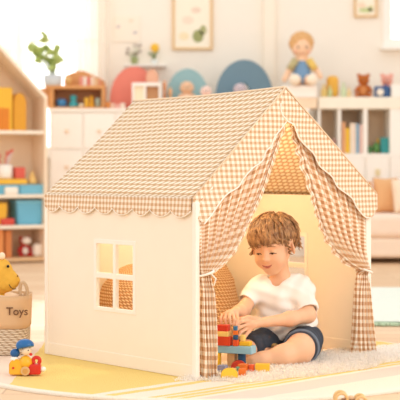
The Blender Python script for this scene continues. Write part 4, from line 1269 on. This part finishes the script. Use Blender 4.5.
# ------------------------------------------------------------------ arch toys along the wall
AD = DD + .16; a_ = AD / FPX
def archtoy(u0, u1, vt, mat, name, label, hole=None, dep=.09, dd=AD, zs_=.25):
    w = (xx(u1, dd) - xx(u0, dd)); h_ = zz(vt, dd) - TOPZ
    mb = MB(); mb.arch(-w / 2, w / 2, 0, h_ * zs_, h_, 0, dep, inner=hole and (hole[0] * w, hole[1] * h_), seg=36, bev=.006)
    o = mb.build(name, mat); o.location = (xx((u0 + u1) / 2, dd), dd, TOPZ)
    return tag(o, label, 'toy', 'arch toys along the wall')
archtoy(110, 158.5, 66.5, M((232, 134, 116), .7), 'arch_toy', 'big coral red rounded arch toy behind the tent roof', dd=AD + .05)
archtoy(146, 158.2, 69.0, M((232, 176, 146), .7), 'arch_toy', 'narrow peach arch toy standing before the coral one', dd=AD - .06, zs_=.8, dep=.07)
archtoy(166, 209, 68.5, M((150, 186, 190), .7), 'arch_toy', 'muted teal half-round arch toy under the picture', dd=AD + .05)
archtoy(215.5, 273, 59.5, M((112, 140, 156), .7), 'arch_toy', 'slate blue arch toy with a rounded opening', hole=(.14, .52), dd=AD + .05)
wb = thing('display_box', 'small white open box with a wooden inside, at the tent ridge end', 'box', (xx(146.5, AD - .24), AD - .24, TOPZ))
bw = xx(161, AD - .24) - xx(132, AD - .24); bh = zz(82.5, AD - .24) - TOPZ
mb = MB(); mb.box(-bw / 2, bw / 2, 0, .014, 0, bh).build('front_panel', WHITE, wb) if False else mb.box(-bw / 2, -bw / 2 + .02, 0, .14, 0, bh, .003).box(bw / 2 - .02, bw / 2, 0, .14, 0, bh, .003).box(-bw / 2 + .02, bw / 2 - .02, 0, .14, 0, .02).box(-bw / 2 + .02, bw / 2 - .02, 0, .14, bh - .03, bh).box(-.025, -.005, 0, .14, .02, bh - .03).build('frame', WHITE, wb)
MB().box(-bw / 2 + .021, -.026, .03, .13, .0205, bh - .031).build('left_panel', M((252, 236, 206), .5), wb)
MB().box(-.004, bw / 2 - .021, .06, .13, .0205, bh - .031).build('inside', M((200, 150, 108), .6), wb)
small(162, 80, 167, 108.5, TOPZ, M((232, 160, 110), .6), 'toy_figure', 'orange peg figure between coral and teal arches', shape='pawn', dd=AD, back=-.06)
small(167.5, 87, 173, 108.5, TOPZ, M((240, 184, 130), .6), 'toy_figure', 'light orange peg figure before the teal arch', shape='pawn', dd=AD, back=-.08)
plush('plush_toy', 'beige plush lying low before the teal arch', AD - .12, 187, 108.5, 30, (232, 190, 156), (246, 222, 196), ears=False, parent_z=TOPZ)
plush('plush_toy', 'pale pink plush between teal and slate blue arches', AD - .24, 206, 108.5, 24, (244, 210, 196), (250, 230, 220), ears=False, parent_z=TOPZ)
plush('plush_toy', 'soft lilac plush sitting in the opening of the slate blue arch', AD - .08, 240, 108.5, 28, (206, 190, 196), (230, 214, 214), ears=False, parent_z=TOPZ)

# wall ledge with two flower pots
wl = MB().box(xx(124, BW - .16), xx(166, BW - .16), BW - .16, BW - .002, zz(66.2, BW - .16), zz(64.2, BW - .16), .003).build('wall_shelf', WHITE)
tag(wl, 'thin white wall ledge carrying two small flower pots', 'wall shelf')
LZ = zz(64.2, BW - .16) + .001; dq = BW - .09
def pot(u, w, h, col, label, leaf, flower=None):
    t_ = thing('flower_pot', label, 'flower pot', (xx(u, dq), dq, LZ))
    MB().lathe([(w * .4, 0), (w * .5, h), (w * .44, h), (w * .4, h * .85)], seg=22).build('pot', M(col, .5), t_)
    rng = random.Random(int(u)); lv = MB(); stm = MB()
    for k in range(9):
        q = Vector((rng.uniform(-.065, .065), rng.uniform(-.04, .04), h + rng.uniform(.02, .11)))
        stm.tube([(0, 0, h * .8), q * .6 + Vector((0, 0, .03)), q], .0025, 5)
        dr = Vector((rng.uniform(-1, 1), rng.uniform(-.4, .4), rng.uniform(0, .7))).normalized(); sd_ = Vector((-dr.z, .2, dr.x)).normalized()
        lv.grid(lambda i, j: (q + dr * .04 * (i - .3) + sd_ * .012 * math.sin(math.pi * min(1, max(.05, i))) * (2 * j - 1), (i, j)), 5, 2)
    stm.build('stems', M((140, 150, 90), .6), t_); lv.build('foliage', M(leaf, .6), t_, solid=.0015)
    if flower:
        fl = MB()
        stm2 = MB().tube([(0, -.01, h * .8), (.004, -.01, h + .09)], .004, 6).build('flower_stem', M((120, 146, 76), .6), t_)
        for k in range(10):
            a = 2 * math.pi * k / 10
            fl.ball((.004 + .024 * math.cos(a), -.02, h + .11 + .024 * math.sin(a)), (.019, .012, .019), 10)
        fl.ball((.004, -.028, h + .11), .016, 12)
        fl.build('blossom', M((244, 196, 66), .6), t_)
    return t_
pot(134.5, .075, .07, (158, 166, 112), 'small green pot with a sprig on the white wall ledge', (170, 150, 140))
pot(154.5, .07, .045, (232, 236, 232), 'pot with a yellow flower on the white wall ledge', (150, 160, 120), True)

# ------------------------------------------------------------------ pictures on the wall
def picture(u0, v0, u1, v1, label, frame_m, fw, paint):
    dq = BW - .03; x0, x1, z0, z1 = xx(u0, dq), xx(u1, dq), zz(v1, dq), zz(v0, dq); w, h = x1 - x0, z1 - z0
    t_ = thing('framed_picture', label, 'picture', ((x0 + x1) / 2, dq, z0), 0, 'pictures on the back wall')
    MB().box(-w / 2, -w / 2 + fw, 0, .026, 0, h, .004).box(w / 2 - fw, w / 2, 0, .026, 0, h, .004).box(-w / 2 + fw, w / 2 - fw, 0, .026, 0, fw, .004).box(-w / 2 + fw, w / 2 - fw, 0, .026, h - fw, h, .004).build('frame', frame_m, t_)
    pr = MB().box(-w / 2 + fw, w / 2 - fw, .014, .024, fw, h - fw).build('print', M((252, 242, 222), .7, var=.01), t_)
    for (cu, cv, ru, rv, c_) in paint:
        k = dq / FPX
        bl = MB().lathe([(1, -.0004), (1, .0004)], seg=24, mtx=Matrix.Translation((xx(cu, dq) - (x0 + x1) / 2, .0132, zz(cv, dq) - z0)) @ Matrix.Diagonal((ru * k, 1, rv * k, 1)) @ Matrix.Rotation(R(90), 4, 'X'))
        bl.build('painted_shape', M(c_, .7), pr)
    return t_
FR = wood('frame_wood', (236, 202, 156), (222, 184, 134), axis='Z')
picture(172, -14, 213, 50, 'large wooden framed picture of soft green shapes above the teal arch', FR, .026,
        [(198, 36, 5.5, 6.5, (160, 164, 108)), (203, 30, 3.5, 5, (176, 176, 126)), (188, 20, 6, 4, (250, 226, 206)), (184, 36, 5, 4, (246, 228, 190)), (196, 10, 5, 3, (240, 216, 196))])
picture(354, -10, 378, 17.5, 'small wooden framed print with green hills high on the right wall', FR, .024,
        [(366, 10, 7, 2.6, (206, 214, 156)), (362, 5, 4, 3, (250, 222, 196)), (371, 8, 3, 3, (226, 222, 172))])
# faint banner print
t_ = thing('wall_print', 'faint white paper print with small blue birds on the wall', 'print', (xx(127, BW - .01), BW - .012, zz(42, BW)))
k = BW / FPX
pr = MB().box(-13 * k, 13 * k, 0, .008, 0, 26 * k, .002).build('sheet', M((252, 240, 224), .8, var=.01), t_)
for (u, v, c_) in ((118, 27, (190, 180, 186)), (135, 33, (176, 176, 188)), (131, 21, (240, 214, 190))):
    b = MB()
    b.ball((0, 0, 0), (1.6 * k, .003, 1.1 * k), 14).ball((1.4 * k, 0, 1.0 * k), (.8 * k, .003, .8 * k), 10)
    o = b.prism([(-1 * k, 0), (-3 * k, .8 * k), (-1 * k, .7 * k)], -.001, .001).build('printed_bird', M(c_, .8), pr)
    o.location = ((u - 127) * k, -.001, (42 - v) * k)

# ------------------------------------------------------------------ white box and the doll
dq = DD - .02
boxpx(281, 85.5, 317, 97.5, dq, .36, WHITE, 'white_box', 'flat white box under the seated rag doll', 'box')
bx = bpy.data.objects['white_box']; bz0 = zz(97.5, dq)
boxpx(281, 97.5, 317, 108.5, dq + .01, .34, M((246, 220, 190), .6), 'wooden_box', 'plain pale wooden box beneath the flat white box', 'box')
DZ = zz(85.5, dq); s_ = (dq + .12) / FPX
dl = thing('rag_doll', 'seated rag doll with sandy hair and blue dungarees', 'doll', (xx(302, dq + .12), dq + .12, DZ))
dx_ = lambda u: (u - 302) * s_
dz_ = lambda v: (85.5 - v) * s_
SKD = M((246, 206, 172), .9)
q = SDF((-.26, -.25, -.01), (.26, .14, .54), .005)
q.add(q.ell((dx_(301.5), 0, dz_(45)), (11.0 * s_, .085, 12.0 * s_)))
q.add(q.cone((dx_(302), .01, dz_(56)), (dx_(302), .01, dz_(78)), .05, .085), .02)
for sgn, (ue, ve), (uh, vh) in ((-1, (289, 70), (284, 79)), (1, (315, 68), (320, 76))):
    q.add(q.cone((dx_(302 + sgn * 6), .0, dz_(61)), (dx_(ue), -.02, dz_(ve)), .032, .028), .015)
    q.add(q.cone((dx_(ue), -.02, dz_(ve)), (dx_(uh), -.05, dz_(vh)), .027, .024), .01)
    q.add(q.cone((dx_(302 + sgn * 5), -.02, .05), (dx_(302 + sgn * 8.5), -.16, .045), .05, .042), .02)
q.build('body', SKD, dl, smooth=1)
q = SDF((-.14, -.13, dz_(60)), (.14, .13, dz_(27)), .0045)
q.add(q.ell((dx_(301.5), .012, dz_(42.5)), (12.4 * s_, .098, 12.4 * s_)))
q.cut(q.ell((dx_(302.5), -.11, dz_(49)), (8.8 * s_, .09, 10.5 * s_)), .01)
q.D = q.D + .0025 * np.sin(110 * q.X + 60 * q.Z)
q.D = np.maximum(q.D, -(q.Z - dz_(54)) + 0 * q.X + 0 * q.Y)
q.build('hair', M((222, 172, 116), .85, bump=.5, bscale=90, var=.15, vscale=60), dl, smooth=1)
for u in (297.5, 306): MB().ball((dx_(u), -.083, dz_(47)), (.008, .005, .010), 10).build('eye', M((96, 64, 48), .5), dl)
for u in (295, 308.5): MB().ball((dx_(u), -.074, dz_(51.5)), (.015, .006, .011), 10).build('cheek', M((240, 176, 150), .9), dl)
MB().tube([(dx_(299.5), -.083, dz_(53)), (dx_(301.8), -.086, dz_(54)), (dx_(304), -.083, dz_(53))], .003, 6).build('smile', M((196, 110, 92), .8), dl)
q = SDF((-.16, -.13, .02), (.16, .14, dz_(54)), .005)
q.add(q.cone((dx_(302), .01, dz_(60)), (dx_(302), .005, dz_(79)), .058, .096))
q.D = np.maximum(q.D, (q.Z - dz_(60)) + 0 * q.X + 0 * q.Y)
q.build('dungarees', M((122, 156, 190), .9, bump=.3, bscale=150), dl, smooth=1)
for sgn in (-1, 1):
    MB().ball((dx_(302 + sgn * 8.5), -.175, .05), (.052, .045, .05), 18).build('sock_foot', M((250, 232, 210), .9), dl)
    MB().tube([(dx_(302 + sgn * 6), -.035, dz_(59)), (dx_(302 + sgn * 13), -.04, dz_(69))], [.036, .031], 12).build('sleeve', M((190, 178, 132) if sgn < 0 else (236, 200, 110), .9), dl)

# ------------------------------------------------------------------ bookcase on the right
d = 11.98; k = d / FPX
x0, x1 = xx(318, d), xx(420, d); W = x1 - x0
bc = thing('bookcase', 'white bookcase with three open cubbies above drawers, behind the sofa', 'bookcase', (x0, d, 0))
lx = lambda u: xx(u, d) - x0
D = .40; HT = zz(97, d)
MB().box(0, W, -.01, D, HT - .105, HT, .005).build('top', M((253, 240, 222), .5), bc)
MB().box(0, W, D - .015, D, .05, HT - .105).build('back_panel', M((236, 206, 176), .6), bc)
for (a, b_) in ((318, 320.5), (338, 341), (363.5, 367.5), (390, 420)):
    MB().box(lx(a), lx(b_), 0, D - .015, zz(153.5, d), HT - .105, .002).build('upright', WHITE, bc)
MB().box(0, W, 0, D - .015, zz(156.5, d), zz(153.5, d), .002).build('cubby_floor', WHITE, bc)
MB().box(0, W, .01, D - .015, 0, zz(156.5, d)).build('carcass', WHITE, bc)
for (a, b_) in ((319, 341), (342, 365), (366, 389), (390, 419)):
    for (va, vb) in ((157.5, 199), (200, 243), (244, 285)):
        dr = MB().box(lx(a) + .004, lx(b_) - .004, -.008, .01, max(.03, zz(vb, d)), zz(va, d), .004).build('drawer', M((252, 244, 234), .5, var=.02), bc)
        if va < 160: MB().box(lx((a + b_) / 2) - .022, lx((a + b_) / 2) + .022, -.022, -.008, zz(176, d), zz(169, d), .006).build('knob', M((232, 214, 170), .4), dr)
CF = zz(153.5, d) + .001
for (ua, ub, vt, c_, lab) in ((342, 345.5, 122, (240, 178, 130), 'apricot book leaning first in the cubby row'), (345.8, 349.8, 128, (244, 196, 62), 'yellow book second in the cubby row'),
                              (350.3, 353.2, 123, (250, 234, 214), 'ivory book after the yellow one'), (353.4, 356, 123, (246, 224, 206), 'cream book before the blue one'),
                              (356.3, 359, 123.5, (130, 178, 206), 'blue book in the cubby row'), (359.4, 362.8, 124.5, (238, 204, 194), 'pale pink book ending the cubby row')):
    boxpx(ua, vt, ub, 153.4, d + .05, .2, M(c_, .55), 'book', lab, 'book', 'books in the bookcase', bev=.003).location.z = CF
def small2(*a, **kw): return small(*a, dd=d, group='toys in the bookcase', **kw)
small2(324, 142, 331, 153.4, CF, M((150, 118, 128), .6), 'toy_ball', 'dusky purple round toy in the cubby nearest the tent', shape='ball')
small2(331, 138, 337.5, 153.4, CF, M((186, 140, 130), .6), 'toy_figure', 'brownish figure beside the dusky purple one, nearest the tent', shape='pawn')
small2(381, 137.5, 389.2, 153.4, CF, M((54, 150, 150), .5), 'toy_box', 'teal box in the cubby right of the books', back=.06)
small2(373, 142.5, 380.5, 153.4, CF, M((92, 140, 76), .5), 'toy_ball', 'green ball in the cubby right of the books', shape='ball')
small2(376.5, 138, 380.5, 153.4, CF, M((236, 190, 60), .5), 'toy_figure', 'yellow figure behind the green ball', shape='pawn', back=.16)
small2(367.8, 146, 372.5, 153.4, CF, M((70, 120, 66), .5), 'toy_block', 'dark green block beside the cubby divider', cat='toy block')
# on the bookcase
TZ = HT + .001
def top(*a, **kw): return small(*a, dd=d, group='toys on the bookcase', **kw)
o = top(327, 75, 339, 97, TZ, M((238, 182, 78), .7), 'toy_bag', 'golden yellow bag with rounded top on the bookcase', cat='bag', dep=.1, back=.1, bev=.035)
top(321, 84, 327.5, 97, TZ, M((236, 204, 128), .5), 'toy_jar', 'yellowish jar beside the golden bag', shape='bottle', cat='jar')
top(327.8, 85.5, 332.5, 97, TZ, M((196, 204, 150), .5), 'toy_bottle', 'pale green bottle before the golden bag', shape='bottle', cat='bottle', back=.03)
top(341, 82, 346.8, 97, TZ, M((206, 220, 180), .5), 'toy_bottle', 'pale green bottle left of the brown bear', shape='bottle', cat='bottle')
top(347.2, 87, 351.5, 97, TZ, M((236, 206, 150), .5), 'toy_bottle', 'small cream bottle close to the brown bear', shape='bottle', cat='bottle')
plush('teddy_bear', 'brown teddy bear sitting on top of the bookcase', d + .12, 363.5, 97, 25, (190, 108, 54), (208, 136, 80), group='plush toys on the bookcase', parent_z=TZ, rz=-.15)
plush('plush_toy', 'pink plush animal behind the navy toy camera', d + .20, 387, 97, 25.5, (236, 168, 150), (250, 214, 200), group='plush toys on the bookcase', parent_z=TZ, rz=.1)
cmr = thing('toy_camera', 'navy toy camera with a white round lens', 'toy camera', (xx(382.5, d + .03), d + .03, TZ), 0)
MB().box(-8 * k, 8 * k, 0, .06, 0, 11 * k, .012, seg=3).build('body', M((58, 92, 140), .5), cmr)
MB().lathe([(3.6 * k, 0), (3.6 * k, .02), (2.6 * k, .024)], seg=24, mtx=Matrix.Translation((-2.5 * k, 0, 4.8 * k)) @ Matrix.Rotation(R(90), 4, 'X')).build('lens', M((244, 232, 216), .4), cmr)
MB().box(2 * k, 6 * k, .01, .04, 11 * k, 12.5 * k, .003).build('button', M((58, 92, 140), .5), cmr)
top(391.5, 85, 412, 97, TZ, WHITE, 'white_box', 'white lidded box at the window end of the bookcase', cat='box', dep=.12, back=.0)

# ------------------------------------------------------------------ sofa on the right
d = 11.0; k = d / FPX
so = thing('sofa', 'low cream and pink sofa seen beyond the tent', 'sofa', (xx(420, d), d, 0))
sx = lambda u: xx(u, d) - so.location.x
SOF = M((250, 228, 206), .9, bump=.2, bscale=60); SOP = M((250, 226, 206), .9, bump=.2, bscale=60)
L0, L1 = sx(345), sx(520)
MB().box(L0, L1, .02, .75, .05, zz(238, d), .03, seg=3).build('base', SOF, so)
for j in range(2):
    a = L0 + (L1 - L0) * j / 2
    MB().box(a + .006, a + (L1 - L0) / 2 - .006, 0, .6, zz(238, d), zz(214, d), .05, seg=4).build('seat_cushion', SOP, so)
MB().box(L0, L1, .55, .80, zz(238, d), zz(186, d), .07, seg=4).build('backrest', SOP, so)
MB().box(L0 - .14, L0, .0, .80, .05, zz(205, d), .05, seg=4).build('armrest', SOF, so)
for (a, y_) in ((L0 + .02, .06), (L0 + .02, .7), (L1 - .06, .06), (L1 - .06, .7)):
    MB().box(a, a + .05, y_, y_ + .05, 0, .06, .004).build('foot', ORANGEW, so)
def cushion(u0, v0, u1, v1, dd, mat, label, tilt=-.25, rz=0):
    w, h = (u1 - u0) * dd / FPX, (v1 - v0) * dd / FPX
    def f(sg):
        def g(i, j):
            a, b_ = 2 * i - 1, 2 * j - 1
            t_ = max(0, (1 - abs(a) ** 3) * (1 - abs(b_) ** 3)) ** .5
            pin = 1 - .08 * (1 - abs(a)) * abs(b_) - .0
            return Vector((a * w / 2 * (1 - .06 * (1 - abs(b_)) * abs(a)), sg * .075 * t_, h / 2 + b_ * h / 2 * pin)), (i, j)
        return g
    mb = MB(); mb.grid(f(-1), 20, 20); mb.grid(f(1), 20, 20)
    bmesh.ops.remove_doubles(mb.bm, verts=mb.bm.verts, dist=.0005)
    o = mb.build('cushion', mat); o.location = (xx((u0 + u1) / 2, dd), dd, zz(v1, dd)); o.rotation_euler = (tilt, 0, rz)
    return tag(o, label, 'cushion', 'cushions on the sofa')
cushion(374, 176, 399, 213.5, d + .30, M((232, 178, 126), .9, bump=.3, bscale=80), 'burnt orange cushion on the sofa next to the tent', -.3)
cushion(350, 180, 373, 213.5, d + .30, M((232, 168, 108), .9, bump=.3, bscale=80), 'tan cushion at the sofa end half behind the tent', -.3)
cushion(394, 178, 420, 213.5, d + .12, M((248, 226, 200), .9, bump=.3, bscale=80), 'cream cushion before the burnt orange one', -.3, .2)
